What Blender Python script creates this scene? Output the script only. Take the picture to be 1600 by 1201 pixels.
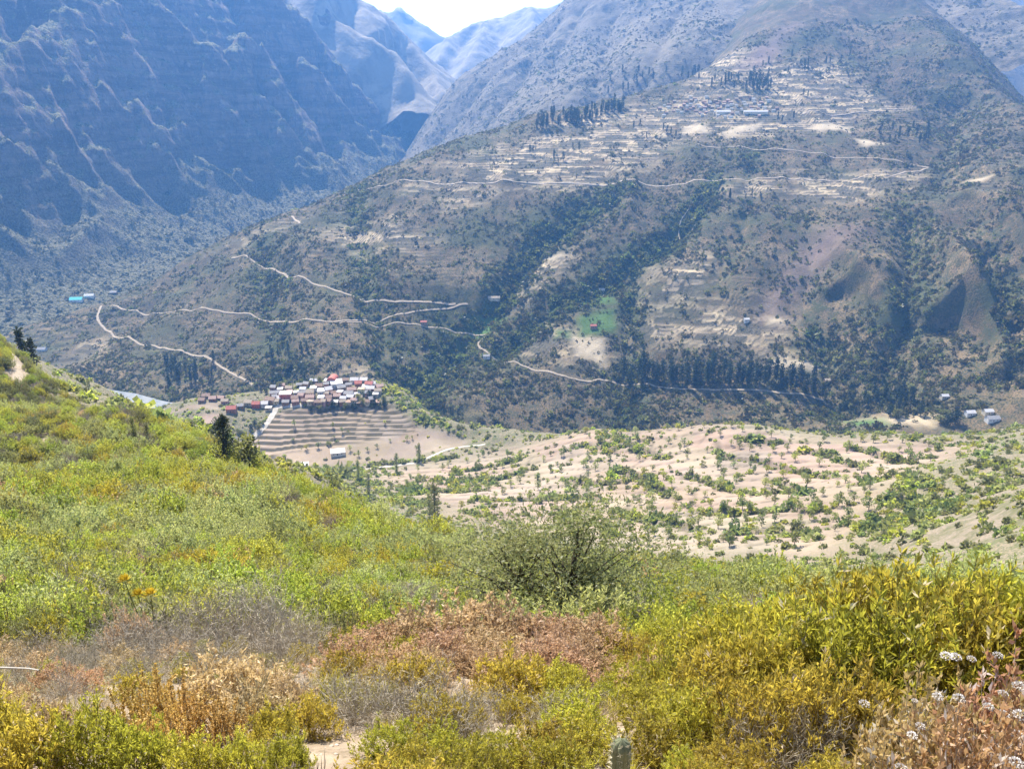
import bpy, bmesh, math, random
import numpy as np
from mathutils import Vector, Matrix

# ------------------------------------------------------------------ scene, camera, light
scene = bpy.context.scene
for o in list(bpy.data.objects):
    bpy.data.objects.remove(o)
col = scene.collection
R = math.radians
PW, PH, FPX, HORIZON = 1600.0, 1201.0, 1232.0, 170.0
TILT = math.atan((PH / 2 - HORIZON) / FPX)          # camera looks down by this angle
SUN_AZ, SUN_EL = -22.0, 52.0                         # azimuth measured from the view direction (+Y), negative = left

cam_d = bpy.data.cameras.new('camera')
cam = bpy.data.objects.new('camera', cam_d)
col.objects.link(cam)
cam.location = (0, 0, 0)
cam.rotation_euler = (math.pi / 2 - TILT, 0, 0)
cam_d.sensor_width = 36.0
cam_d.lens = 36.0 * FPX / PW
cam_d.clip_start = 0.1
cam_d.clip_end = 60000
scene.camera = cam

world = bpy.data.worlds.new('World')
scene.world = world
world.use_nodes = True
nt = world.node_tree
bg = nt.nodes['Background']
sky = nt.nodes.new('ShaderNodeTexSky')
sky.sky_type = 'NISHITA'
sky.sun_disc = False
sky.sun_elevation = R(SUN_EL)
sky.sun_rotation = R(SUN_AZ)
sky.altitude = 2800
sky.air_density = 1.0
sky.dust_density = 6.0
nt.links.new(sky.outputs[0], bg.inputs[0])
bg.inputs[1].default_value = 0.15

sd = bpy.data.lights.new('sun', 'SUN')
sd.energy = 5.0
sd.angle = R(0.5)
sd.color = (1.0, 0.945, 0.85)
sun = bpy.data.objects.new('sun', sd)
col.objects.link(sun)
sdir = Vector((math.sin(R(SUN_AZ)) * math.cos(R(SUN_EL)), math.cos(R(SUN_AZ)) * math.cos(R(SUN_EL)), math.sin(R(SUN_EL))))
sun.rotation_euler = sdir.to_track_quat('Z', 'Y').to_euler()
sun.location = (0, 0, 500)

vs = scene.view_settings
vs.view_transform = 'Standard'
vs.look = 'None'
vs.exposure = 1.3
vs.gamma = 1.0
vs.use_curve_mapping = False
cy = scene.cycles
cy.use_denoising = True
cy.max_bounces = 4
cy.diffuse_bounces = 2
cy.use_adaptive_sampling = True
cy.adaptive_threshold = 0.02
cy.glossy_bounces = 1
cy.transmission_bounces = 3
cy.transparent_max_bounces = 8
cy.volume_bounces = 1
cy.caustics_reflective = False
cy.caustics_refractive = False

# ------------------------------------------------------------------ maths helpers
CT, ST = math.cos(TILT), math.sin(TILT)
rng = np.random.default_rng(7)

def ray(u, v):
    dx = (np.asarray(u, float) - PW / 2) / FPX
    dy = (PH / 2 - np.asarray(v, float)) / FPX
    return dx, CT + dy * ST, -ST + dy * CT

def P(u, v, Y):
    """the point of the place seen at photo position (u, v), Y metres ahead"""
    x, y, z = ray(u, v)
    s = Y / y
    return (float(x * s), float(Y), float(z * s))

_tab = np.random.default_rng(11).random((256, 256))
def vnoise(x, y):
    xi = np.floor(x).astype(np.int64); yi = np.floor(y).astype(np.int64)
    fx = x - xi; fy = y - yi
    fx = fx * fx * fx * (fx * (fx * 6 - 15) + 10); fy = fy * fy * fy * (fy * (fy * 6 - 15) + 10)
    a = _tab[xi & 255, yi & 255]; b = _tab[(xi + 1) & 255, yi & 255]
    c = _tab[xi & 255, (yi + 1) & 255]; d = _tab[(xi + 1) & 255, (yi + 1) & 255]
    return (a * (1 - fx) + b * fx) * (1 - fy) + (c * (1 - fx) + d * fx) * fy

def fbm(x, y, scale, octs=5, gain=0.5, ridged=False):
    x = np.asarray(x, float) / scale; y = np.asarray(y, float) / scale
    s = 0.0; a = 1.0; t = 0.0
    for i in range(octs):
        n = vnoise(x + 17.3 * i, y - 9.1 * i) * 2 - 1
        if ridged:
            n = 1 - 2 * np.abs(n)
        s = s + a * n; t += a; a *= gain
        x, y = (x * 0.8 - y * 0.6) * 2.03, (x * 0.6 + y * 0.8) * 2.03
    return s / t

class TPS:
    def __init__(self, pts, lam=0.0):
        p = np.array(pts, float)
        self.c = p[:, :2].mean(0); self.s = 500.0
        self.p = (p[:, :2] - self.c) / self.s
        n = len(p)
        K = self.k(self.p, self.p) + lam * np.eye(n)
        Q = np.hstack([np.ones((n, 1)), self.p])
        A = np.vstack([np.hstack([K, Q]), np.hstack([Q.T, np.zeros((3, 3))])])
        self.w = np.linalg.solve(A, np.concatenate([p[:, 2], np.zeros(3)]))
    def k(self, a, b):
        d = ((a[:, None, :] - b[None, :, :]) ** 2).sum(-1)
        return np.where(d > 0, d * np.log(d + 1e-12), 0.0) * 0.5
    def __call__(self, x, y):
        sh = np.shape(x)
        q = (np.stack([np.ravel(x), np.ravel(y)], 1) - self.c) / self.s
        out = np.empty(len(q)); n = len(self.p)
        for i in range(0, len(q), 40000):
            b = q[i:i + 40000]
            out[i:i + 40000] = self.k(b, self.p) @ self.w[:n] + self.w[n] + b @ self.w[n + 1:]
        return out.reshape(sh)

def poly_dist(X, Y, line):
    """distance, side (+ = right of travel), height along a polyline of (x, y[, z])"""
    L = np.array(line, float)
    best = np.full(X.shape, 1e9); side = np.zeros(X.shape); zz = np.zeros(X.shape); tt = np.zeros(X.shape)
    for i in range(len(L) - 1):
        a, b = L[i], L[i + 1]
        d = b[:2] - a[:2]; l2 = max((d * d).sum(), 1e-9)
        t = np.clip(((X - a[0]) * d[0] + (Y - a[1]) * d[1]) / l2, 0, 1)
        ex = X - (a[0] + t * d[0]); ey = Y - (a[1] + t * d[1])
        r = np.hypot(ex, ey); m = r < best
        best = np.where(m, r, best)
        side = np.where(m, np.sign(ex * d[1] - ey * d[0]), side)
        if L.shape[1] > 2:
            zz = np.where(m, a[2] + t * (b[2] - a[2]), zz)
        tt = np.where(m, (i + t) / (len(L) - 1), tt)
    return best, side, zz, tt

def in_poly(X, Y, poly):
    poly = np.array(poly)[:, :2]
    c = np.zeros(X.shape, bool); j = len(poly) - 1
    for i in range(len(poly)):
        xi, yi = poly[i]; xj, yj = poly[j]
        m = ((yi > Y) != (yj > Y)) & (X < (xj - xi) * (Y - yi) / (yj - yi + 1e-12) + xi)
        c ^= m; j = i
    return c

def soft_poly(X, Y, poly, w):
    """1 inside, 0 outside, with an edge w metres wide"""
    pl = [p[:2] for p in poly] + [poly[0][:2]]
    q = np.array(pl); out = np.zeros(X.shape)
    m = (X > q[:, 0].min() - w) & (X < q[:, 0].max() + w) & (Y > q[:, 1].min() - w) & (Y < q[:, 1].max() + w)
    x, y = X[m], Y[m]
    d = poly_dist(x, y, pl)[0]
    s = np.where(in_poly(x, y, poly), d, -d)
    out[m] = np.clip(s / w * 0.5 + 0.5, 0, 1)
    return out

def near_line(X, Y, line, margin, fn):
    """fn(distance, side, height, t) evaluated only near the polyline, 0 elsewhere"""
    q = np.array([p[:2] for p in line]); out = np.zeros(X.shape)
    m = (X > q[:, 0].min() - margin) & (X < q[:, 0].max() + margin) & (Y > q[:, 1].min() - margin) & (Y < q[:, 1].max() + margin)
    if m.any():
        out[m] = fn(*poly_dist(X[m], Y[m], line))
    return out

def smooth(a, b, x):
    t = np.clip((x - a) / (b - a), 0, 1)
    return t * t * (3 - 2 * t)

class Sheet:
    """one piece of terrain as a height field on a grid"""
    def __init__(self, xs, ys, fn):
        self.xs, self.ys = xs, ys
        self.X, self.Y = np.meshgrid(xs, ys)
        self.Z = fn(self.X, self.Y)
        self.attr = {}
    def _cell(self, x, y):
        i = np.clip(np.searchsorted(self.xs, x) - 1, 0, len(self.xs) - 2)
        j = np.clip(np.searchsorted(self.ys, y) - 1, 0, len(self.ys) - 2)
        fx = np.clip((x - self.xs[i]) / (self.xs[i + 1] - self.xs[i]), 0, 1)
        fy = np.clip((y - self.ys[j]) / (self.ys[j + 1] - self.ys[j]), 0, 1)
        return i, j, fx, fy
    def at(self, x, y, A=None):
        A = self.Z if A is None else A
        x = np.asarray(x, float); y = np.asarray(y, float)
        i, j, fx, fy = self._cell(x, y)
        return (A[j, i] * (1 - fx) + A[j, i + 1] * fx) * (1 - fy) + (A[j + 1, i] * (1 - fx) + A[j + 1, i + 1] * fx) * fy
    def hit(self, u, v, y0=None, y1=None, n=700):
        u = np.atleast_1d(np.asarray(u, float)); v = np.atleast_1d(np.asarray(v, float))
        rx, ry, rz = ray(u, v)
        y0 = self.ys[0] if y0 is None else y0
        y1 = self.ys[-1] if y1 is None else y1
        Ys = np.geomspace(max(y0, 1.0), y1, n)
        res = np.full((len(u), 3), np.nan); done = np.zeros(len(u), bool); prev = None; pY = None
        for Yk in Ys:
            s = Yk / ry; x = rx * s; z = rz * s
            inside = (x >= self.xs[0]) & (x <= self.xs[-1])
            g = z - self.at(x, np.full_like(x, Yk))
            if prev is not None:
                m = (~done) & inside & (g <= 0) & (prev > 0)
                if m.any():
                    f = prev[m] / (prev[m] - g[m] + 1e-9)
                    yy = pY + f * (Yk - pY); ss = yy / ry[m]
                    res[m] = np.stack([rx[m] * ss, yy, rz[m] * ss], 1); done |= m
            prev = np.where(inside, g, -1.0); pY = Yk
        return res
    def trace(self, pix, **k):
        h = self.hit([p[0] for p in pix], [p[1] for p in pix], **k)
        return [tuple(q) for q in h if not np.isnan(q[0])]
    def build(self, name, mat, keep=None, parent=None):
        ny, nx = self.Z.shape
        co = np.stack([self.X, self.Y, self.Z], -1).reshape(-1, 3)
        jj, ii = np.mgrid[0:ny - 1, 0:nx - 1]
        a = jj * nx + ii
        q = np.stack([a, a + 1, a + nx + 1, a + nx], -1).reshape(-1, 4)
        if keep is not None:
            kf = (keep[:-1, :-1] | keep[1:, :-1] | keep[:-1, 1:] | keep[1:, 1:]).reshape(-1)
            q = q[kf]
        used = np.zeros(len(co), bool); used[q.ravel()] = True
        idx = np.cumsum(used) - 1
        me = raw_mesh(name, co[used], idx[q])
        for k, A in self.attr.items():
            at = me.attributes.new(k, 'FLOAT', 'POINT')
            at.data.foreach_set('value', A.reshape(-1)[used].astype(np.float32))
        me.polygons.foreach_set('use_smooth', np.ones(len(me.polygons), bool))
        me.materials.append(mat)
        o = bpy.data.objects.new(name, me); col.objects.link(o)
        o['kind'] = 'structure'
        return o

def raw_mesh(name, co, faces):
    """mesh from an (n,3) array and an (m,k) face array"""
    me = bpy.data.meshes.new(name)
    co = np.asarray(co, np.float32); faces = np.asarray(faces, np.int32)
    m, k = faces.shape
    me.vertices.add(len(co)); me.vertices.foreach_set('co', co.ravel())
    me.loops.add(m * k); me.loops.foreach_set('vertex_index', faces.ravel())
    me.polygons.add(m); me.polygons.foreach_set('loop_start', np.arange(0, m * k, k, dtype=np.int32))
    me.update(calc_edges=True)
    return me

def tag(o, label=None, cat=None, group=None, kind=None):
    if label: o['label'] = label
    if cat: o['category'] = cat
    if group: o['group'] = group
    if kind: o['kind'] = kind
    return o

# ------------------------------------------------------------------ material helpers
class NT:
    def __init__(self, name):
        self.m = bpy.data.materials.new(name); self.m.use_nodes = True
        self.t = self.m.node_tree; self.t.nodes.clear()
        self.out = self.t.nodes.new('ShaderNodeOutputMaterial')
    def n(self, kind, **kw):
        nd = self.t.nodes.new(kind)
        for k, v in kw.items():
            if k.startswith('i_'):
                key = k[2:]
                nd.inputs[int(key) if key.isdigit() else key].default_value = v
            else:
                setattr(nd, k, v)
        return nd
    def l(self, a, b): self.t.links.new(a, b)
    def put(self, sock, v):
        if isinstance(v, bpy.types.NodeSocket): self.l(v, sock)
        else: sock.default_value = v if not isinstance(v, (tuple, list)) or len(v) == 4 or sock.type == 'VECTOR' else (*v, 1.0)
    def math(self, op, a, b=0.5, clamp=False):
        nd = self.n('ShaderNodeMath', operation=op, use_clamp=clamp)
        self.put(nd.inputs[0], a); self.put(nd.inputs[1], b)
        return nd.outputs[0]
    def mix(self, f, a, b, blend='MIX'):
        nd = self.n('ShaderNodeMix', data_type='RGBA', blend_type=blend)
        self.put(nd.inputs[0], f); self.put(nd.inputs[6], a); self.put(nd.inputs[7], b)
        return nd.outputs[2]
    def pos(self): 
        if not hasattr(self, '_p'): self._p = self.n('ShaderNodeNewGeometry').outputs['Position']
        return self._p
    def noise(self, scale, detail=4, rough=0.55, vec=None, dist=0.0):
        nd = self.n('ShaderNodeTexNoise', i_Scale=scale, i_Detail=detail, i_Roughness=rough, i_Distortion=dist)
        self.l(self.pos() if vec is None else vec, nd.inputs['Vector'])
        return nd.outputs['Fac']
    def ramp(self, f, lo, hi):
        nd = self.n('ShaderNodeMapRange', interpolation_type='SMOOTHSTEP', clamp=True)
        self.put(nd.inputs[0], f); nd.inputs[1].default_value = lo; nd.inputs[2].default_value = hi
        return nd.outputs[0]
    def attr(self, name): return self.n('ShaderNodeAttribute', attribute_name=name).outputs['Fac']
    def bump(self, h, strength=0.5, dist=1.0, normal=None):
        nd = self.n('ShaderNodeBump', i_Strength=strength, i_Distance=dist)
        self.put(nd.inputs['Height'], h)
        if normal is not None: self.l(normal, nd.inputs['Normal'])
        return nd.outputs[0]
    def diffuse(self, color, normal=None, rough=0.95, spec=0.15):
        b = self.n('ShaderNodeBsdfPrincipled')
        self.put(b.inputs['Base Color'], color); self.put(b.inputs['Roughness'], rough)
        b.inputs['Specular IOR Level'].default_value = spec
        if normal is not None: self.l(normal, b.inputs['Normal'])
        self.l(b.outputs[0], self.out.inputs[0])
        return self.m

def plain(name, c, rough=0.9, var=0.25, scale=0.6, spec=0.2):
    """simple weathered surface: base colour broken by noise"""
    t = NT(name)
    n = t.noise(scale, 5, 0.6)
    c2 = tuple(x * (1 - var) for x in c)
    c3 = tuple(min(1, x * (1 + var * 0.6)) for x in c)
    return t.diffuse(t.mix(t.ramp(n, 0.3, 0.7), c2, c3), rough=rough, spec=spec)
# ------------------------------------------------------------------ terrain: main mountain across the gorge
C_PTS = [P(*q) for q in [
    # foot of the mountain, left to right
    (40, 600, 1150), (180, 605, 1120), (300, 603, 1110), (420, 605, 1090), (520, 610, 1080), (620, 640, 1060), (700, 655, 1040),
    (850, 672, 1030), (1000, 668, 1010), (1150, 668, 985), (1300, 668, 945), (1400, 668, 905), (1500, 662, 880), (1600, 652, 865), (1750, 640, 840),
    # lower slopes
    (120, 560, 1290), (230, 560, 1210), (330, 560, 1180), (480, 560, 1150), (600, 570, 1150), (700, 580, 1150), (850, 590, 1135),
    (1000, 600, 1110), (1150, 605, 1085), (1300, 615, 1035), (1420, 640, 945), (1500, 610, 950), (1600, 600, 920), (1780, 590, 900),
    (110, 490, 1560), (200, 500, 1450), (320, 500, 1330), (480, 500, 1260), (640, 510, 1250), (800, 510, 1250), (1000, 515, 1220),
    (1200, 510, 1190), (1400, 500, 1130), (1600, 490, 1070), (1800, 480, 1050),
    # middle
    (170, 475, 1620), (260, 430, 1640), (360, 400, 1570), (480, 410, 1450), (640, 410, 1410), (800, 410, 1400), (1000, 405, 1385),
    (1200, 400, 1350), (1400, 390, 1290), (1600, 370, 1250), (1800, 360, 1250),
    (350, 378, 1720), (450, 338, 1800), (560, 300, 1780), (680, 300, 1640), (850, 300, 1590), (1050, 300, 1560), (1250, 295, 1530),
    (1430, 268, 1540), (1600, 270, 1420),
    # shoulder, village shelf and summit
    (600, 268, 1870), (700, 232, 1930), (800, 190, 2010), (870, 172, 2060), (900, 230, 1800), (1050, 225, 1770), (1200, 215, 1760), (1350, 205, 1790),
    (970, 170, 2010), (1120, 170, 1960), (1250, 160, 1960), (1350, 150, 2000), (1450, 180, 1900), (1600, 195, 1720),
    (1000, 140, 2150), (1120, 112, 2170), (1230, 95, 2200), (1320, 95, 2190), (1420, 90, 2170), (1510, 95, 2080),
    (1200, 50, 2370), (1300, 40, 2400), (1400, 30, 2400), (1440, 38, 2330), (1250, 5, 2560), (1350, -5, 2560), (1395, -5, 2520), (1300, -60, 2800),
]]
# behind the shoulder and the right-hand ridge the ground falls away
for (u, v, Y, dY, dz) in [(170, 475, 1620, 160, -45), (260, 415, 1700, 250, -120), (350, 378, 1720, 300, -170), (450, 338, 1800, 330, -200), (600, 268, 1870, 380, -260),
                          (700, 232, 1930, 400, -300), (800, 190, 2010, 420, -300), (870, 172, 2060, 420, -260), (1000, 140, 2150, 350, -160)]:
    p = P(u, v, Y); C_PTS.append((p[0] * (1 + dY / Y), p[1] + dY, p[2] + dz))
for (u, v, Y, dx, dz) in [(1600, 195, 1720, 350, -210), (1510, 95, 2080, 420, -260), (1440, 38, 2330, 450, -280), (1395, -5, 2520, 480, -300)]:
    p = P(u, v, Y); C_PTS.append((p[0] + dx, p[1] + 150, p[2] + dz))
# gorge floor in front
for (u, Y, z) in [(-50, 1000, -420), (300, 1000, -425), (620, 960, -450), (850, 930, -455), (1000, 900, -450), (1200, 860, -440), (1400, 800, -400), (1600, 760, -390)]:
    rx, ry, rz = ray(u, 640); C_PTS.append((float(rx / ry) * Y, Y, z))

tpsC = TPS(C_PTS, 0.0015)
_gully_pix = [
    ([(960, 300), (900, 330), (850, 370), (815, 410), (800, 450), (760, 490), (722, 515), (690, 560), (650, 610), (630, 640)], 26, 34),
    ([(1120, 290), (1080, 330), (1040, 375), (1000, 405), (940, 440), (880, 475), (820, 515), (775, 545)], 15, 26),
    ([(985, 400), (985, 460), (990, 530), (985, 600), (975, 650)], 11, 18),
    ([(1250, 350), (1260, 420), (1270, 500), (1290, 570), (1300, 640)], 16, 26),
    ([(1420, 330), (1430, 400), (1420, 470), (1400, 540), (1390, 600)], 20, 26),
    ([(1540, 380), (1548, 440), (1555, 500), (1570, 580)], 38, 24),
    ([(560, 300), (560, 360), (575, 420), (580, 480), (600, 540), (610, 600)], 13, 22),
    ([(400, 370), (420, 430), (430, 500), (440, 560), (440, 600)], 12, 22),
    ([(1500, 150), (1480, 210), (1490, 270)], 22, 40),
    ([(1170, 250), (1160, 310), (1150, 380), (1120, 450)], 10, 20),
]
_spur_pix = [  # sharp ribs with a steep face on their left
    ([(1255, 345), (1310, 412), (1345, 455), (1372, 490), (1380, 530)], 46, 16, 60),
    ([(1440, 330), (1478, 410), (1500, 460), (1535, 505), (1560, 555), (1562, 590)], 56, 16, 65),
    ([(1480, 290), (1540, 330), (1600, 385), (1660, 450)], 34, 18, 90),
    ([(1400, 5), (1450, 60), (1500, 110), (1560, 170), (1610, 215)], 30, 60, 110),
    ([(640, 520), (700, 600), (730, 650)], 16, 40, 50),
]
def tps_only_hit(pix):
    xs = np.linspace(-1300, 1700, 200); ys = np.linspace(760, 2800, 160)
    return Sheet(xs, ys, tpsC).trace(pix)
_base = Sheet(np.linspace(-1300, 1700, 240), np.linspace(760, 2850, 190), tpsC)
GULLIES = [(_base.trace(p), d, w) for p, d, w in _gully_pix]
CLIFFS = [(_base.trace(p), h) for p, h in [([(1282, 482), (1310, 464), (1340, 458), (1378, 492)], 26), ([(1436, 524), (1470, 500), (1505, 494), (1540, 514), (1566, 562)], 40), ([(1535, 452), (1565, 425), (1610, 430)], 20)]]
SPURS = [(_base.trace(p), h, wl, wr) for p, h, wl, wr in _spur_pix]

def hC(X, Y):
    wx = X + 30 * fbm(X, Y, 110, 4); wy = Y + 30 * fbm(X + 500, Y, 110, 4)
    Z = tpsC(X, Y)
    far = smooth(1000, 1150, Y)
    Z = Z + far * (15 * fbm(X * 1.0, Y * 0.5, 150, 4, ridged=True) + 3.2 * fbm(X, Y, 38, 4))
    for ln, d, w in GULLIES:
        Z = Z - near_line(wx, wy, ln, w * 4, lambda r, s, z, t: d * np.exp(-(r / w) ** 1.4) * smooth(0, 0.15, t))
    for ln, h, wl, wr in SPURS:
        Z = Z + near_line(wx, wy, ln, wr * 6, lambda r, s, z, t: h * np.where(s < 0, np.exp(-(r / wr)), np.exp(-(r / wl) ** 1.5)) * smooth(0, 0.55, t) * (1 - 0.6 * smooth(0.85, 1.0, t)))
    for ln, h in CLIFFS:      # rock steps facing the gorge
        Z = Z - near_line(wx, wy, ln, 320, lambda r, s, z, t: h * np.where(s > 0, 0.35 * np.exp(-(r / 150)), -0.65 * np.exp(-(r / 90))) * np.clip(r / 9, 0, 1) * smooth(0, 0.35, t) * smooth(1, 0.65, t))
    return Z

mountain = Sheet(np.arange(-1080, 1500, 4.6), np.arange(820, 2760, 4.6), hC)
_Cb = mountain
def polyC(pix): return [p[:2] for p in _base.trace(pix)]
TERR = [polyC(p) for p in [
    [(985, 165), (1060, 150), (1110, 108), (1200, 98), (1320, 100), (1350, 150), (1420, 172), (1340, 192), (1300, 212), (1230, 206), (1180, 222), (1100, 220), (1060, 228), (1000, 215), (960, 195)],
    [(790, 225), (870, 190), (985, 170), (1050, 222), (1040, 250), (960, 285), (880, 295), (760, 300), (690, 262)],
    [(500, 362), (600, 345), (680, 372), (655, 392), (560, 390)],
    [(990, 505), (1100, 478), (1200, 482), (1235, 512), (1200, 545), (1080, 545), (1000, 535)],
    [(790, 532), (860, 505), (943, 530), (947, 572), (870, 572), (800, 552)],
    [(1180, 545), (1290, 570), (1242, 585), (1185, 578)],
    [(820, 395), (890, 388), (890, 402), (850, 450), (800, 470)],
    [(1020, 420), (1100, 400), (1140, 430), (1100, 470), (1010, 480)],
    [(1240, 270), (1440, 265), (1400, 300), (1250, 320)],
    [(95, 565), (150, 532), (175, 545), (120, 580)],
    [(1130, 292), (1230, 285), (1220, 312), (1150, 312)],
    [(520, 585), (580, 578), (600, 600), (540, 600)],
    [(1340, 650), (1440, 645), (1470, 664), (1350, 664)],
    [(640, 300), (700, 285), (780, 300), (720, 330)],
    [(430, 335), (520, 310), (480, 345), (390, 378), (330, 395)],
]]
GREEN = [polyC(p) for p in [
    [(730, 490), (775, 466), (788, 485), (745, 512)], [(895, 455), (950, 443), (962, 470), (905, 478)], [(902, 498), (958, 480), (962, 515), (905, 528)],
    [(868, 525), (892, 522), (890, 535), (868, 537)], [(1320, 650), (1380, 652), (1390, 662), (1330, 660)],
]]
SCAR = [polyC(p) for p in [[(1190, 500), (1230, 420), (1250, 385), (1340, 365), (1325, 400), (1262, 440), (1215, 500)], [(1180, 80), (1245, 40), (1210, 95), (1150, 110)]]]
PLOT = [polyC(p) for p in [[(1065, 205), (1100, 202), (1108, 214), (1070, 216)], [(1130, 212), (1190, 192), (1178, 208), (1140, 220)], [(1265, 200), (1330, 196), (1330, 208), (1280, 210)],
    [(1335, 222), (1385, 230), (1350, 236)], [(892, 530), (945, 530), (945, 568), (900, 560)], [(850, 392), (888, 393), (885, 400), (852, 400)], [(1510, 275), (1550, 278), (1530, 286)],
    [(1345, 650), (1440, 652), (1465, 664), (1400, 660)], [(1200, 497), (1228, 497), (1220, 508), (1198, 508)], [(1225, 562), (1290, 566), (1270, 578), (1200, 576)]]]
def maskC(polys, w, jit=14):
    X = mountain.X + jit * fbm(mountain.X, mountain.Y, 40, 3); Y = mountain.Y + jit * fbm(mountain.X + 300, mountain.Y, 40, 3)
    M = np.zeros(X.shape)
    for p in polys:
        if len(p) > 2: M = np.maximum(M, soft_poly(X, Y, p, w))
    return M
mT = maskC(TERR, 30); mG = maskC(GREEN, 8, 5); mS = maskC(SCAR, 34); mP = maskC(PLOT, 8, 5)
gl = np.zeros(mountain.Z.shape)
for (ln, d, w), k in zip(GULLIES, [1, 1, .6, .4, .4, .3, .6, .5, .2, .4]):
    gl = np.maximum(gl, near_line(mountain.X, mountain.Y, ln, w * 4, lambda r, s, z, tt: k * np.exp(-(r / (w * 1.3)) ** 2)))
# terraces are cut as real steps into the slope
STEP = 4.2
zz = mountain.Z / STEP + 0.25 * fbm(mountain.X, mountain.Y, 60, 3)
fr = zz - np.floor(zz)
tre = (np.clip((fr - 0.62) / 0.38, 0, 1) - fr) * STEP
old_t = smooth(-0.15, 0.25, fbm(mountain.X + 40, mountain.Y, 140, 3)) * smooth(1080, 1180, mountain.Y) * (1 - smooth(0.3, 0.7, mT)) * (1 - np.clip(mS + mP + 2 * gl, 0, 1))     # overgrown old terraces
mountain.Z = mountain.Z + tre * (smooth(0.3, 0.7, mT) * (1 - mP) + 0.55 * old_t)
bi = np.floor(zz).astype(np.int64); ci = np.floor(mountain.X / 34 + 9.7 * _tab[bi & 255, 3] + 0.4 * fbm(mountain.X, mountain.Y, 50, 2)).astype(np.int64)
tone = _tab[(bi * 37 + 11) & 255, (ci * 91 + 5) & 255]
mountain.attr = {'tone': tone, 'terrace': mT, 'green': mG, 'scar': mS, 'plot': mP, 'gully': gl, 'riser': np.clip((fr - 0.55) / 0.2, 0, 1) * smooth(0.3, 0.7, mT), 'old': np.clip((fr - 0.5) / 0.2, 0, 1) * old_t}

t = NT('mountain_scrub')
nb = t.noise(0.012, 6, 0.6); nm = t.noise(0.06, 5, 0.65); nf = t.noise(0.45, 4, 0.7)
soil = t.mix(t.ramp(nb, 0.35, 0.65), (0.125, 0.086, 0.044), (0.225, 0.16, 0.085))
soil = t.mix(t.ramp(t.noise(0.009, 4, 0.6), 0.48, 0.66), soil, t.mix(nf, (0.07, 0.07, 0.026), (0.13, 0.122, 0.048)))
scrub = t.mix(t.ramp(nm, 0.35, 0.65), (0.024, 0.028, 0.016), (0.06, 0.062, 0.034))
cov = t.math('ADD', t.math('MULTIPLY', nf, 0.9), t.math('MULTIPLY', t.math('SUBTRACT', nm, 0.5), 0.6))
c = t.mix(t.ramp(cov, 0.34, 0.56), soil, scrub)
gcol = t.mix(t.ramp(nf, 0.35, 0.65), (0.035, 0.05, 0.018), (0.085, 0.11, 0.035))
c = t.mix(t.math('MULTIPLY', t.attr('gully'), t.ramp(nm, 0.3, 0.6)), c, gcol)
tan = t.mix(t.ramp(nm, 0.3, 0.7), (0.28, 0.21, 0.125), (0.43, 0.335, 0.21))
tan = t.mix(t.ramp(t.attr('tone'), 0.45, 0.62), tan, t.mix(t.ramp(nf, 0.4, 0.6), (0.07, 0.07, 0.04), (0.17, 0.135, 0.09)))
tan = t.mix(t.math('MULTIPLY', t.ramp(t.attr('tone'), 0.25, 0.12), 0.7), tan, (0.58, 0.45, 0.26))
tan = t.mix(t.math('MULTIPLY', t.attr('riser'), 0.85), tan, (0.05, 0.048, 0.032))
c = t.mix(t.math('MULTIPLY', t.attr('terrace'), t.ramp(t.noise(0.02, 4), 0.28, 0.5)), c, tan)
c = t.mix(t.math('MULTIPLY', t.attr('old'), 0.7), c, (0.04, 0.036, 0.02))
c = t.mix(t.math('MULTIPLY', t.attr('scar'), 0.75), c, t.mix(nf, (0.15, 0.10, 0.085), (0.27, 0.19, 0.155)))
c = t.mix(t.attr('plot'), c, t.mix(nm, (0.36, 0.28, 0.17), (0.48, 0.39, 0.26)))
c = t.mix(t.math('MULTIPLY', t.attr('green'), 0.9), c, t.mix(nf, (0.05, 0.10, 0.02), (0.11, 0.19, 0.05)))
bm = t.bump(t.math('ADD', nf, t.math('MULTIPLY', nm, 2.0)), 0.55, 2.5)
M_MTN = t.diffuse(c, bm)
mountain.build('mountain', M_MTN)

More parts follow.
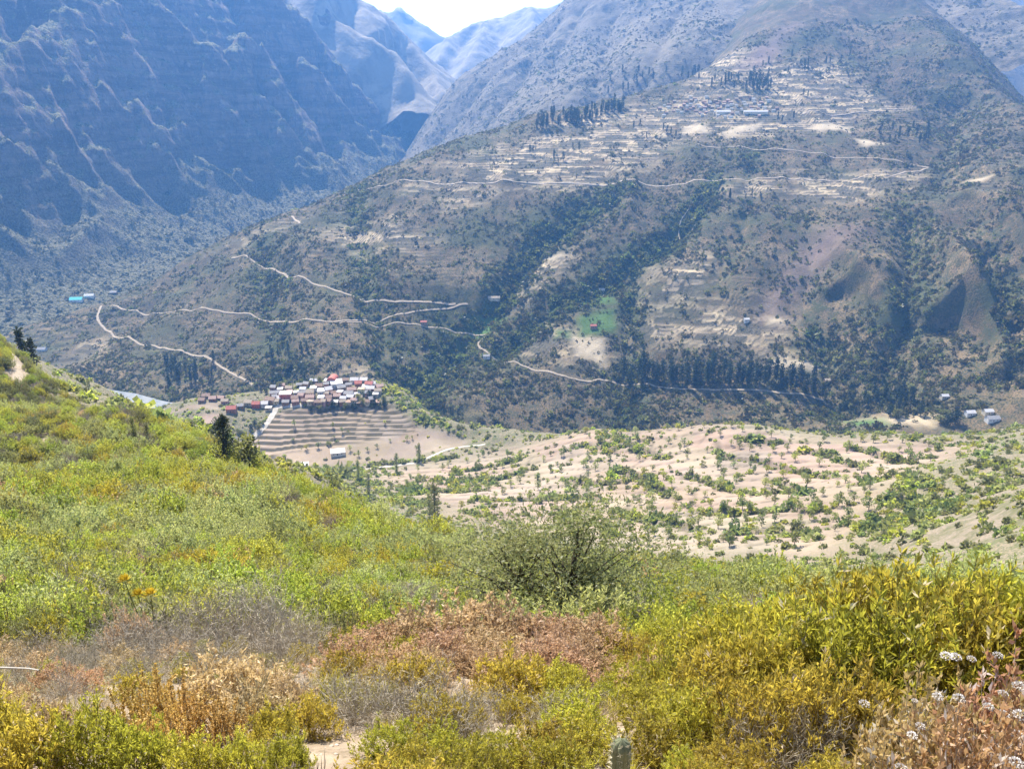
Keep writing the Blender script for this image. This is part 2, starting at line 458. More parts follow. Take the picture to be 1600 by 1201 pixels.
# ------------------------------------------------------------------ terrain: canyon wall on the far left
BASE_D = [P(*q)[:2] for q in [(-420, 470, 1450), (-200, 470, 1560), (0, 455, 1700), (120, 440, 1850), (220, 410, 2050), (310, 360, 2280), (400, 318, 2520), (535, 285, 2800), (610, 240, 3150), (655, 212, 3480), (700, 190, 4300)]]
def wD(X, Y):
    r, s, z, t_ = poly_dist(X, Y, BASE_D)
    return -r * s           # + behind the foot of the wall
def refD(X, Y):
    w = wD(X, Y)
    return -380 + 0.00008 * np.clip(Y - 1500, 0, 4000) * 900 * 0.9 + np.where(w > 0, 0.6 * w + 0.85 * np.clip(w - 100, 0, None), 0.25 * w)
_D0 = Sheet(np.arange(-3000, 200, 25.0), np.arange(1350, 5200, 25.0), refD)
RIDGE_PIX = [
    [(-60, 20), (-20, 60), (30, 100), (60, 160), (85, 200)],
    [(60, -40), (85, 40), (100, 65), (120, 95), (155, 145), (175, 150), (215, 175), (240, 215), (245, 240), (275, 280), (305, 303), (350, 330)],
    [(-40, 100), (40, 100), (75, 120), (100, 170), (135, 235), (165, 245), (200, 280), (240, 325), (290, 350)],
    [(-60, 200), (0, 225), (50, 245), (75, 270), (102, 295), (130, 310), (160, 350), (200, 385), (230, 405)],
    [(-60, 300), (10, 310), (45, 350), (60, 390), (90, 430)],
    [(170, -60), (235, 10), (260, 30), (285, 55), (300, 80), (310, 100), (320, 135), (350, 170), (380, 200), (395, 225), (415, 250), (430, 280), (445, 305)],
    [(325, 80), (350, 95), (370, 120), (395, 145), (420, 170), (435, 200), (440, 230), (450, 260), (470, 292)],
    [(362, 90), (385, 65), (410, 90), (430, 130), (455, 165), (470, 200), (485, 240), (510, 270), (535, 288)],
    [(380, -50), (425, 0), (455, 20), (480, 45), (500, 65), (510, 85), (530, 110), (550, 135), (575, 165), (600, 190), (612, 215)],
    [(475, 105), (500, 125), (525, 155), (550, 190), (575, 225), (600, 252)],
    [(500, 20), (545, 60), (565, 85), (580, 120), (610, 150), (640, 185), (650, 212)],
    [(530, -40), (548, 5), (570, 45), (590, 80), (620, 120), (645, 155), (662, 190)],
    [(265, 170), (275, 215), (300, 250), (330, 290), (375, 318)],
    [(160, -40), (110, 15), (60, 60), (0, 110), (-60, 150)],
]
RIDGES = []
for rp in RIDGE_PIX:
    pp = _D0.hit([p[0] for p in rp], [p[1] for p in rp], n=900)
    pp = [p for p in pp if not np.isnan(p[0])]
    if len(pp) > 1: RIDGES.append([(p[0], p[1], p[2]) for p in pp])
def hD(X, Y):
    w = wD(X, Y)
    jx = X + 16 * fbm(X, Y, 110, 4); jy = Y + 16 * fbm(X + 900, Y, 110, 4)
    base = refD(X, Y)
    Z = base - (190 + 50 * fbm(X, Y, 300, 3)) * smooth(0, 200, w)
    for k, ln in enumerate(RIDGES):
        r, s, z, t_ = poly_dist(jx, jy, ln)
        # the flank towards the lower left is a cliff, the other one a slope
        fall = np.where(s > 0, 0.72 * r + 2.5 * np.clip(r - 36, 0, None), 0.45 * r + 1.2 * np.clip(r - 25, 0, None))
        Z = np.maximum(Z, z + 20 - fall)
    Z = np.minimum(Z, base + 70)
    rib = fbm(X * 0.9 + Y * 0.45, Y * 0.25 - X * 0.12, 75, 3, 0.5, True)          # side ribs running down the faces
    Z = Z + 30 * rib * smooth(60, 200, w)
    up = smooth(40, 220, w)
    Z = Z + up * (16 * fbm(X, Y, 70, 5, 0.6, True) + 7 * fbm(X, Y, 26, 4, 0.6))
    led = Z / 52.0 + 0.9 * fbm(X, Y, 240, 4)
    f = led - np.floor(led)
    Z = Z + up * 0.42 * 52 * (smooth(0.35, 0.95, f) - f) * smooth(-0.2, 0.25, fbm(X + 50, Y, 160, 3))
    fan = -392 + 0.00008 * np.clip(Y - 1500, 0, 4000) * 900 * 0.9 + 0.55 * np.clip(w + 60, 0, 600) + 10 * fbm(X, Y, 70, 4) + 80 * fbm(X, Y, 190, 3, 0.5, True) * smooth(-80, 140, w)
    Z = fan + (Z - fan) * smooth(0, 110, w)
    return np.where(w > -60, np.maximum(Z, np.where(w < 430, fan, -9e9)), fan - 0.12 * np.clip(-60 - w, 0, 300))
def cap(Z, h, X, Y):
    """rounded summits above the view"""
    h = h + 40 * fbm(X, Y, 250, 4)
    return np.where(Z > h - 80, h - 80 + 80 * np.tanh((Z - h + 80) / 80) + 0.06 * np.clip(Z - h, 0, 400), Z)
_hD = hD
def hD(X, Y): return cap(_hD(X, Y), 640, X, Y)
wall = Sheet(np.arange(-2200, 10, 5.5), np.arange(1420, 3900, 5.5), hD)
wW = wD(wall.X, wall.Y)
wall.attr = {'talus': 1 - smooth(60, 260, wW + 60 * fbm(wall.X, wall.Y, 150, 3))}
t = NT('canyon_rock')
geo = t.n('ShaderNodeNewGeometry'); sep = t.n('ShaderNodeSeparateXYZ'); t.l(geo.outputs['Normal'], sep.inputs[0])
steep = t.ramp(sep.outputs[2], 0.80, 0.52)
mp = t.n('ShaderNodeMapping'); mp.inputs['Scale'].default_value = (0.25, 0.25, 2.2); t.l(t.pos(), mp.inputs[0])
strata = t.noise(0.022, 5, 0.6, mp.outputs[0]); nn = t.noise(0.03, 6, 0.65); nf = t.noise(0.2, 5, 0.7)
mp2 = t.n('ShaderNodeMapping'); mp2.inputs['Scale'].default_value = (1.0, 1.0, 0.15); t.l(t.pos(), mp2.inputs[0])
streak = t.noise(0.06, 5, 0.65, mp2.outputs[0])
rock = t.mix(t.ramp(strata, 0.35, 0.65), (0.12, 0.085, 0.07), (0.30, 0.21, 0.165))
rock = t.mix(t.ramp(streak, 0.45, 0.7), rock, (0.10, 0.085, 0.08))
rock = t.mix(t.ramp(nn, 0.55, 0.72), rock, (0.42, 0.31, 0.24))
veg = t.mix(t.ramp(nf, 0.4, 0.62), (0.27, 0.235, 0.13), (0.09, 0.10, 0.05))
c = t.mix(t.math('MULTIPLY', steep, t.ramp(nf, 0.25, 0.5)), veg, rock)
c = t.mix(t.math('MULTIPLY', t.attr('talus'), 0.75), c, t.mix(t.ramp(nf, 0.4, 0.58), (0.24, 0.21, 0.13), (0.06, 0.068, 0.036)))
M_ROCK = t.diffuse(c, t.bump(t.math('ADD', nf, t.math('MULTIPLY', streak, 2.5)), 1.0, 9.0))
wall.build('canyon_wall', M_ROCK)

# ------------------------------------------------------------------ terrain: larger mountain behind the upper village
G_PTS = [P(*q) for q in [(660, 205, 3400), (700, 145, 3500), (760, 98, 3550), (820, 58, 3600), (878, 8, 3700), (930, -40, 3800), (720, 210, 3000), (800, 160, 2900), (870, 120, 2950), (950, 60, 3100), (1000, 5, 3250),
     (860, 185, 2560), (940, 150, 2560), (1020, 130, 2520), (1100, 95, 2560), (1050, 50, 2800), (1150, 60, 2650), (1200, 20, 2820), (1120, 0, 3000), (1250, -30, 3000), (1350, -60, 3200), (1400, -40, 3000), (1200, 110, 2480), (1300, 60, 2640)]]
for (u, v, Y) in [(660, 205, 3400), (760, 98, 3550), (878, 8, 3700)]:
    p = P(u, v, Y); G_PTS.append((p[0] - 100, p[1] + 500, p[2] - 320))
for (u, Y, z) in [(640, 2700, -330), (760, 2450, -330), (880, 2300, -240), (1000, 2300, -190), (1150, 2250, -100)]:
    rx, ry, rz = ray(u, 200); G_PTS.append((float(rx / ry) * Y, Y, z))
tpsG = TPS(G_PTS, 0.002)
_G0 = Sheet(np.linspace(-700, 1800, 140), np.linspace(2200, 4300, 120), tpsG)
G_GUL = [(_G0.trace(p), d, w) for p, d, w in [
    ([(960, 20), (950, 80), (940, 130), (930, 160)], 45, 40), ([(860, 40), (820, 110), (780, 170), (740, 215)], 45, 45), ([(1060, 20), (1030, 70), (1010, 120)], 35, 35),
    ([(900, 20), (870, 90), (850, 150)], 30, 35), ([(790, 90), (740, 150), (690, 205)], 35, 40)]]
def hG(X, Y):
    wx = X + 25 * fbm(X, Y, 150, 3); wy = Y + 25 * fbm(X + 500, Y, 150, 3)
    Z = tpsG(X, Y) + 30 * fbm(X, Y, 260, 5, 0.55, True) + 6 * fbm(X, Y, 60, 4)
    for ln, d, w in G_GUL:
        if len(ln) > 1: Z = Z - d * np.exp(-poly_dist(wx, wy, ln)[0] / w)
    return cap(Z, 680, X, Y)
back = Sheet(np.arange(-620, 1500, 10.0), np.arange(2250, 4200, 10.0), hG)
t = NT('high_slope')
nb = t.noise(0.006, 5, 0.6); nm = t.noise(0.035, 6, 0.65); nf = t.noise(0.2, 4, 0.7)
c = t.mix(t.ramp(nm, 0.36, 0.62), (0.075, 0.072, 0.05), (0.20, 0.165, 0.115))
c = t.mix(t.ramp(nb, 0.45, 0.65), c, t.mix(nf, (0.10, 0.09, 0.06), (0.27, 0.22, 0.155)))
M_HIGH = t.diffuse(c, t.bump(t.math('ADD', nf, nm), 0.6, 6.0))
back.build('back_mountain', M_HIGH)

# ------------------------------------------------------------------ terrain: right-hand far mountain and the distant ranges
F_PTS = [P(*q) for q in [(1350, -60, 4300), (1400, 0, 4000), (1450, 40, 3900), (1500, 90, 3800), (1550, 140, 3700), (1600, 180, 3500), (1650, 240, 3300), (1500, 0, 4500), (1600, 80, 4100), (1600, 0, 4700), (1700, 100, 4200), (1700, 0, 5000), (1800, 150, 4000), (1800, 250, 3300)]]
for (u, Y, z) in [(1400, 3300, -150), (1500, 3100, -200), (1650, 2800, -300)]:
    rx, ry, rz = ray(u, 170); F_PTS.append((float(rx / ry) * Y, Y, z))
tpsF = TPS(F_PTS, 0.002)
def hF(X, Y):
    return cap(tpsF(X, Y), 760, X, Y) + 35 * fbm(X * 0.8 + Y * 0.5, Y * 0.5 - X * 0.3, 300, 5, 0.55, True) + 10 * fbm(X, Y, 90, 4)
farR = Sheet(np.arange(1300, 4000, 16.0), np.arange(2700, 5200, 16.0), hF)
farR.build('far_mountain', M_HIGH)

def ridge_range(name, lines, slope, xs, ys, floor, amp, mat):
    """a distant range: crests traced as 3-D polylines, flanks falling away from them"""
    L = [[P(*q) for q in ln] for ln in lines]
    def h(X, Y):
        Z = np.full(X.shape, floor, float)
        jx = X + amp * 1.2 * fbm(X, Y, 500, 4); jy = Y + amp * 1.2 * fbm(X + 900, Y, 500, 4)
        for ln in L:
            r, s, z, t_ = poly_dist(jx, jy, ln)
            Z = np.maximum(Z, z - slope * r)
        return Z + amp * fbm(X, Y, 420, 5, 0.55, True)
    S = Sheet(xs, ys, h)
    S.build(name, mat)
    return S
t = NT('pale_far_slope')
nb = t.noise(0.0025, 6, 0.6); nm = t.noise(0.012, 6, 0.65)
c = t.mix(t.ramp(nm, 0.38, 0.62), (0.15, 0.125, 0.09), (0.34, 0.28, 0.20))
M_FAR = t.diffuse(t.mix(t.ramp(nb, 0.4, 0.6), c, (0.26, 0.22, 0.16)), t.bump(nm, 0.6, 20.0))
ridge_range('far_slope', [[(520, -80, 4316), (556, 0, 4316), (600, 30, 4399), (640, 62, 4399), (672, 110, 4233), (690, 150, 3984)], [(500, 30, 3901), (600, 80, 3901), (650, 150, 3735)]], 0.75, np.arange(-1850, -200, 20.0), np.arange(3600, 5000, 20.0), -500, 55, M_FAR)
ridge_range('far_ridge', [[(680, 72, 5644), (720, 52, 5727), (770, 28, 5810), (830, 6, 5810), (870, 12, 5810), (930, -20, 5976)], [(700, 60, 5644), (690, 100, 5229), (670, 150, 4814)], [(770, 28, 5810), (740, 80, 5229), (700, 140, 4814)], [(830, 6, 5810), (830, 60, 5146), (780, 110, 4648)]], 0.8, np.arange(-1500, 800, 22.0), np.arange(4400, 6500, 22.0), -600, 60, M_FAR)
ridge_range('far_peak', [[(560, 20, 6557), (600, 24, 6432), (618, 14, 6432), (640, 28, 6432), (670, 46, 6432), (690, 58, 6432), (720, 50, 6557)]], 0.9, np.arange(-2200, 400, 32.0), np.arange(5950, 7000, 32.0), -500, 70, M_FAR)
# ------------------------------------------------------------------ terrain: valley shelf with the lower village and the dry fields
B_PTS = [P(*q) for q in [
    # village knoll
    (250, 640, 835), (330, 625, 850), (330, 655, 800), (420, 640, 830), (450, 608, 870), (520, 597, 885), (600, 597, 890), (540, 625, 850), (620, 615, 870), (470, 642, 822), (600, 640, 825),
    # big field below the terraces
    (400, 712, 745), (430, 695, 765), (500, 697, 768), (560, 690, 776), (640, 680, 785), (640, 712, 745), (560, 725, 735), (720, 690, 770), (480, 725, 735), (680, 700, 755), (760, 690, 765),
    # right end of the knoll
    (655, 640, 830), (700, 660, 800), (780, 672, 790), (640, 610, 880), (810, 675, 775),
    # fans and fields
    (560, 770, 600), (640, 750, 650), (700, 790, 520), (760, 745, 640), (820, 700, 730), (850, 780, 530), (930, 668, 740), (950, 740, 590), (960, 830, 420), (1050, 700, 620), (1050, 780, 480), (1100, 664, 665), (1160, 658, 650),
    (1200, 720, 550), (1220, 800, 410), (1230, 850, 340), (1300, 680, 600), (1350, 745, 470), (1400, 820, 340), (1420, 680, 580), (1480, 720, 480), (1500, 780, 350), (1500, 690, 545), (1560, 740, 370), (1600, 668, 560), (1600, 700, 440), (1620, 780, 250), (1500, 860, 250), (1600, 880, 160), (1750, 700, 380), (1750, 880, 140),
    (700, 835, 400), (800, 850, 400), (620, 815, 400), (1080, 880, 330), (1300, 900, 260),
    # left bank above the river
    (-40, 545, 400), (40, 548, 410), (100, 582, 430), (160, 608, 450), (240, 650, 500), (310, 690, 560), (370, 712, 640), (240, 700, 420), (420, 745, 560), (150, 650, 360), (500, 780, 500),
]]
for (u, Y, z) in [(-60, 560, -235), (60, 600, -270), (140, 640, -300), (200, 720, -340), (100, 820, -385), (-60, 800, -400), (250, 950, -395), (150, 980, -405), (0, 1000, -400), (400, 960, -375), (520, 990, -385), (640, 960, -395), (740, 930, -420), (700, 880, -375), (850, 880, -420), (820, 830, -360), (950, 830, -400), (1100, 760, -360), (1200, 750, -360), (1350, 700, -330), (1450, 690, -325), (1600, 680, -330),
                  (900, 300, -205), (700, 250, -170), (500, 300, -150), (300, 300, -125), (100, 300, -110), (1100, 220, -155), (1400, 150, -110)]:
    rx, ry, rz = ray(u, 640); B_PTS.append((float(rx / ry) * Y, Y, z))
tpsB = TPS(B_PTS, 0.0012)
_B0 = Sheet(np.linspace(-800, 700, 240), np.linspace(100, 1060, 200), tpsB)
def polyB(pix): return [p[:2] for p in _B0.trace(pix)]
T_VIL = polyB([(383, 690), (420, 655), (440, 643), (500, 637), (600, 633), (632, 648), (652, 672), (600, 682), (560, 690), (500, 697), (430, 708), (395, 708)])
F_BIG = polyB([(395, 712), (430, 697), (560, 687), (650, 668), (735, 688), (720, 700), (640, 716), (560, 722), (480, 728), (430, 728)])
F_LEFT = polyB([(235, 640), (262, 622), (300, 622), (345, 630), (340, 642), (260, 648)])
F_LEFT2 = polyB([(275, 672), (300, 655), (350, 648), (330, 668)])
F_HILL = polyB([(560, 735), (700, 715), (840, 690), (930, 670), (1100, 660), (1200, 658), (1300, 676), (1420, 690), (1510, 690), (1500, 712), (1420, 740), (1380, 780), (1340, 830), (1300, 870), (1100, 870), (950, 860), (850, 840), (760, 815), (690, 800), (620, 775), (585, 755)])
BROW = [polyB([(1600, 700), (1520, 760), (1440, 830), (1350, 890), (1700, 1000), (1800, 800)])]
HEDGES = [_B0.trace(h) for h in [
    [(1124, 716), (1187, 723), (1232, 736), (1277, 746), (1311, 749)], [(1157, 684), (1180, 689), (1221, 693)], [(1334, 701), (1360, 708), (1394, 719), (1427, 727)],
    [(1262, 708), (1292, 710), (1322, 725), (1349, 732)], [(1210, 752), (1232, 762), (1259, 774)], [(1375, 785), (1412, 790), (1442, 796), (1469, 792)],
    [(990, 700), (1015, 708), (1045, 719)], [(1007, 747), (1022, 766), (1060, 781)], [(712, 741), (750, 733), (787, 726), (825, 715)], [(896, 696), (956, 704), (1005, 689)],
    [(952, 737), (990, 743), (1012, 756), (1035, 771)], [(739, 784), (787, 782), (847, 779), (919, 777), (949, 786)], [(727, 801), (750, 805), (780, 814), (810, 820)],
    [(712, 752), (769, 752), (825, 734)], [(600, 728), (660, 722), (720, 715)], [(1090, 800), (1150, 806), (1220, 798), (1290, 800)], [(960, 800), (1010, 815), (1060, 822), (1100, 830)],
    [(1120, 690), (1124, 716)], [(1330, 760), (1370, 752), (1440, 745)], [(860, 800), (900, 812), (950, 820), (960, 840)], [(1060, 745), (1100, 752), (1130, 765), (1180, 772)],
    [(640, 765), (700, 770), (760, 765)], [(1140, 835), (1200, 830), (1260, 838)], [(880, 752), (930, 757), (985, 752)], [(1420, 690), (1470, 697), (1510, 700)],
]]
HEDGES = [h for h in HEDGES if len(h) > 1]
BANK_H = [1.6, 1.5, 1.6, 1.3, 1.4, 1.6, 1.4, 1.6, 1.2, 1.2, 1.6, 1.5, 1.4, 1.2, 1.2, 1.5, 1.5, 0.8, 1.2, 1.5, 1.4, 1.2, 1.3, 1.2, 1.2, 1]
def field_bank(X, Y):
    """dry fields step down at their hedge banks: returns (offset, bank mask)"""
    off = np.zeros(X.shape); rs = np.zeros(X.shape)
    jx = X + 3 * fbm(X, Y, 22, 3); jy = Y + 3 * fbm(X + 77, Y, 22, 3)
    for h, bh in zip(HEDGES, BANK_H):
        # ground above the bank (far side) is filled up, the near side cut down
        off += near_line(jx, jy, h, 40, lambda r, s, z, t_: np.where(s > 0, -1, 1) * bh * np.exp(-(r / 14)) * smooth(0, 0.12, t_) * smooth(1, 0.88, t_))
        rs = np.maximum(rs, near_line(jx, jy, h, 12, lambda r, s, z, t_: smooth(4.2, 1.5, r)))
    q = (Y + 0.25 * X + 30 * fbm(X, Y, 150, 3)) / 23.0          # low plough terraces between them
    f = q - np.floor(q)
    off += 1.5 * (smooth(0.0, 0.14, f) - f)
    global LINE
    q2 = (X - 0.45 * Y + 42 * fbm(X, Y + 300, 160, 3)) / 46.0; f2 = q2 - np.floor(q2)
    LINE = np.where(np.abs(f - 0.05) < 0.11, f, np.where((np.abs(f2 - 0.5) < 0.06) & (fbm(X + 11, Y, 55, 3) > 0.08), 0.05, 0.5))
    return off, np.maximum.reduce([rs, 0.9 * smooth(0.0, 0.02, f) * smooth(0.09, 0.05, f) * smooth(-0.45, 0.0, fbm(X, Y, 60, 2)), 0.8 * smooth(0.05, 0.02, np.abs(f2 - 0.5)) * smooth(0.0, 0.2, fbm(X + 11, Y, 55, 3))])
def vil_step(X, Y):
    q = tpsB(X, Y) / 2.4 + 0.45 * fbm(X, Y, 55, 3)
    return q - np.floor(q)
def hB(X, Y):
    Z = tpsB(X, Y)
    jx = X + 5 * fbm(X, Y, 40, 3); jy = Y + 5 * fbm(X + 99, Y, 40, 3)
    mh = soft_poly(jx, jy, F_HILL, 25); mv = soft_poly(X, Y, T_VIL, 6); mb = soft_poly(X, Y, F_BIG, 10)
    rough = 1 - np.clip(mh * 0.8 + mv + mb, 0, 1)
    Z = Z + rough * (5 * fbm(X, Y, 90, 4, 0.5, True) + 1.6 * fbm(X, Y, 18, 3)) + 0.35 * fbm(X, Y, 14, 3)
    off, _ = field_bank(X, Y)
    Z = Z + off * mh
    f = vil_step(X, Y)
    Z = Z + (smooth(0.62, 1.0, f) - f) * 2.5 * mv
    return Z
valley = Sheet(np.arange(-640, 560, 2.3), np.arange(140, 1010, 2.3), hB)
X, Y = valley.X, valley.Y
jx = X + 5 * fbm(X, Y, 40, 3); jy = Y + 5 * fbm(X + 99, Y, 40, 3)
mh = soft_poly(jx, jy, F_HILL, 25)
mv = soft_poly(X, Y, T_VIL, 4)
flat = np.maximum.reduce([soft_poly(X, Y, p, 5) for p in (F_BIG, F_LEFT, F_LEFT2)])
_, rs = field_bank(X, Y)
gx, gy = np.gradient(valley.Z, 2.3, 2.3)
st = np.hypot(gx, gy)
valley.attr = {'field': np.clip(mh + flat + mv, 0, 1), 'bank': np.clip(0.6 * rs * mh + 1.3 * smooth(0.50, 0.62, vil_step(X, Y)) * mv, 0, 1), 'brow': soft_poly(X, Y, BROW[0], 40) if len(BROW[0]) > 2 else mh * 0}
t = NT('dry_field')
nb = t.noise(0.02, 4, 0.55); nm = t.noise(0.12, 5, 0.6); nf = t.noise(1.0, 4, 0.65)
vor = t.n('ShaderNodeTexVoronoi', i_Scale=0.022); t.l(t.pos(), vor.inputs['Vector'])
fieldc = t.mix(t.ramp(nb, 0.35, 0.65), (0.24, 0.182, 0.128), (0.325, 0.25, 0.178))
fieldc = t.mix(0.06, fieldc, vor.outputs['Color'], 'SOFT_LIGHT')
fieldc = t.mix(t.ramp(nm, 0.5, 0.75), fieldc, (0.285, 0.222, 0.152))
scr = t.mix(t.ramp(nf, 0.42, 0.6), (0.24, 0.19, 0.125), (0.085, 0.095, 0.042))
scr = t.mix(t.ramp(nm, 0.5, 0.7), scr, (0.11, 0.12, 0.05))
c = t.mix(t.attr('field'), scr, fieldc)
c = t.mix(t.math('MULTIPLY', t.attr('bank'), t.ramp(nf, 0.15, 0.4)), c, t.mix(nf, (0.045, 0.042, 0.025), (0.13, 0.105, 0.065)))
c = t.mix(t.math('MULTIPLY', t.attr('brow'), 0.8), c, t.mix(t.ramp(nm, 0.35, 0.62), (0.25, 0.195, 0.15), (0.12, 0.11, 0.055)))
M_FIELD = t.diffuse(c, t.bump(t.math('ADD', nf, nm), 0.35, 0.8))
valley.build('valley_field', M_FIELD)

# ------------------------------------------------------------------ terrain: near hillside under the camera
A_PTS = [(0, 0, -1.75), (-4, 0, -1.6), (4, 0, -1.8), (0, -10, 3.5), (-15, -8, 4), (15, -8, 2.5), (0, 2.2, -2.85), (-3, 2.2, -2.7), (3, 2.2, -2.9), (-25, 0, 1.0), (25, 0, -3)]
A_PTS += [P(*q) for q in [
    (-100, 1150, 4.3), (300, 1150, 4.3), (800, 1150, 4.3), (1300, 1150, 4.4), (1700, 1150, 4.4),
    (-100, 1032, 8.6), (300, 1032, 8.6), (800, 1032, 8.7), (1300, 1032, 8.8), (1700, 1032, 8.8),
    (-100, 950, 17), (300, 955, 17), (800, 960, 17), (1200, 960, 17), (1700, 965, 15),
    (-150, 872, 36), (0, 874, 36), (300, 880, 36), (600, 897, 36), (850, 910, 34), (1100, 918, 33), (1400, 935, 28), (1700, 945, 25),
    (-200, 800, 66), (0, 800, 66), (300, 808, 66), (500, 842, 66), (700, 876, 62), (900, 898, 54),
    (-200, 720, 125), (0, 720, 125), (180, 728, 122), (320, 745, 118), (450, 778, 110), (580, 825, 96), (700, 862, 80),
    (-250, 640, 190), (0, 640, 190), (100, 655, 188), (220, 694, 180), (340, 715, 168), (470, 772, 135), (590, 836, 108),
    (-250, 545, 270), (0, 548, 265), (60, 585, 250), (130, 640, 225), (-250, 520, 340), (0, 530, 320),
]]
for (u, v, Y, dY, dz) in [(60, 585, 250, 60, -45), (130, 640, 225, 60, -50), (220, 694, 180, 60, -55), (340, 715, 168, 60, -60), (470, 772, 135, 60, -70), (590, 836, 108, 60, -75), (700, 862, 80, 70, -85), (900, 886, 54, 70, -85), (1100, 897, 33, 70, -80), (1400, 910, 28, 70, -75), (1700, 920, 25, 70, -75),
                          (0, 530, 320, 40, -40), (340, 715, 168, 130, -130), (700, 862, 80, 150, -180), (1100, 897, 33, 150, -160), (1500, 915, 26, 150, -150), (60, 585, 250, 120, -110)]:
    p = P(u, v, Y); A_PTS.append((p[0] * (1 + dY / Y), p[1] + dY, p[2] + dz))
tpsA = TPS(A_PTS, 0.0)
def hA(X, Y):
    d = np.hypot(X, Y)
    return tpsA(X, Y) + smooth(15, 120, d) * 2.2 * fbm(X, Y, 45, 3) + 0.18 * smooth(1, 8, d) * fbm(X, Y, 3.5, 4)
def warp(a, b, n, c=0.0, k=4.0):
    s = np.linspace(np.arcsinh((a - c) / k), np.arcsinh((b - c) / k), n)
    return c + k * np.sinh(s)
hill = Sheet(warp(-330, 230, 330, 0, 12), warp(-12, 350, 300, 3, 14), hA)
t = NT('hillside_soil')
nb = t.noise(0.25, 5, 0.6); nf = t.noise(6.0, 6, 0.7); nm = t.noise(1.3, 4, 0.6)
c = t.mix(t.ramp(nm, 0.35, 0.65), (0.24, 0.18, 0.12), (0.36, 0.28, 0.195))
c = t.mix(t.ramp(nf, 0.5, 0.68), c, (0.16, 0.125, 0.075))
c = t.mix(t.ramp(nb, 0.5, 0.7), c, (0.17, 0.16, 0.07))
M_HILL = t.diffuse(c, t.bump(t.math('ADD', nf, nm), 0.8, 0.06))
hill.build('near_hillside', M_HILL)

# river bend seen below the left bank
rv = [P(95, 592, 1080), P(130, 604, 1060), P(190, 612, 1050), P(240, 622, 1040), P(300, 628, 1030)]
# ------------------------------------------------------------------ roads and river
def chaikin(pts, n=2):
    p = np.array(pts, float)
    for _ in range(n):
        a = 0.75 * p[:-1] + 0.25 * p[1:]; b = 0.25 * p[:-1] + 0.75 * p[1:]
        q = np.empty((2 * len(a), p.shape[1])); q[0::2] = a; q[1::2] = b
        p = np.vstack([p[:1], q, p[-1:]])
    return p
def resample(p, step):
    p = np.array(p, float); d = np.r_[0, np.cumsum(np.hypot(*np.diff(p[:, :2], axis=0).T))]
    s = np.arange(0, d[-1], step)
    return np.stack([np.interp(s, d, p[:, i]) for i in range(p.shape[1])], 1)
ROADS = []
def road(name, sheet, pix, width, mat, lift=0.5, step=4.0, bench=0.5, y0=None, y1=None):
    w = sheet.trace(pix, y0=y0, y1=y1)
    if len(w) < 2: return None
    p = resample(chaikin([q[:2] for q in w]), step)
    ROADS.append((p[::2], width))
    tg = np.gradient(p, axis=0); tg /= np.linalg.norm(tg, axis=1)[:, None] + 1e-9
    nr = np.stack([tg[:, 1], -tg[:, 0]], 1)
    offs = np.linspace(-0.5, 0.5, 5)
    wid = width * (1 + 0.25 * fbm(p[:, 0], p[:, 1], 25, 3))
    rows = []
    zc = sheet.at(p[:, 0], p[:, 1])
    for o_ in offs:
        q = p + nr * (o_ * wid)[:, None]
        zt = sheet.at(q[:, 0], q[:, 1])
        z = np.maximum(zt, bench * zc + (1 - bench) * zt) + lift - (0.5 if abs(o_) > 0.45 else 0) * lift
        rows.append(np.column_stack([q, z]))
    V = np.stack(rows, 1).reshape(-1, 3); n = len(p); k = len(offs)
    jj, ii = np.mgrid[0:n - 1, 0:k - 1]; a = jj * k + ii
    F = np.stack([a, a + 1, a + k + 1, a + k], -1).reshape(-1, 4)
    me = raw_mesh(name, V, F); me.materials.append(mat)
    o = bpy.data.objects.new(name, me); col.objects.link(o); o['kind'] = 'structure'
    return o
t = NT('dirt_road')
n1 = t.noise(0.3, 5, 0.6); n2 = t.noise(2.5, 4, 0.6)
c = t.mix(t.ramp(n1, 0.3, 0.7), (0.24, 0.185, 0.125), (0.35, 0.28, 0.195))
M_ROAD = t.diffuse(t.mix(t.ramp(n2, 0.5, 0.7), c, (0.42, 0.35, 0.26)), t.bump(n2, 0.3, 0.1))
t = NT('path_earth')
n1 = t.noise(0.3, 5, 0.6)
M_WHITE_ROAD = plain('pale_gravel', (0.42, 0.375, 0.31), 0.9, 0.15, 0.5)
M_PATH = t.diffuse(t.mix(t.ramp(n1, 0.3, 0.7), (0.34, 0.27, 0.19), (0.46, 0.37, 0.27)))
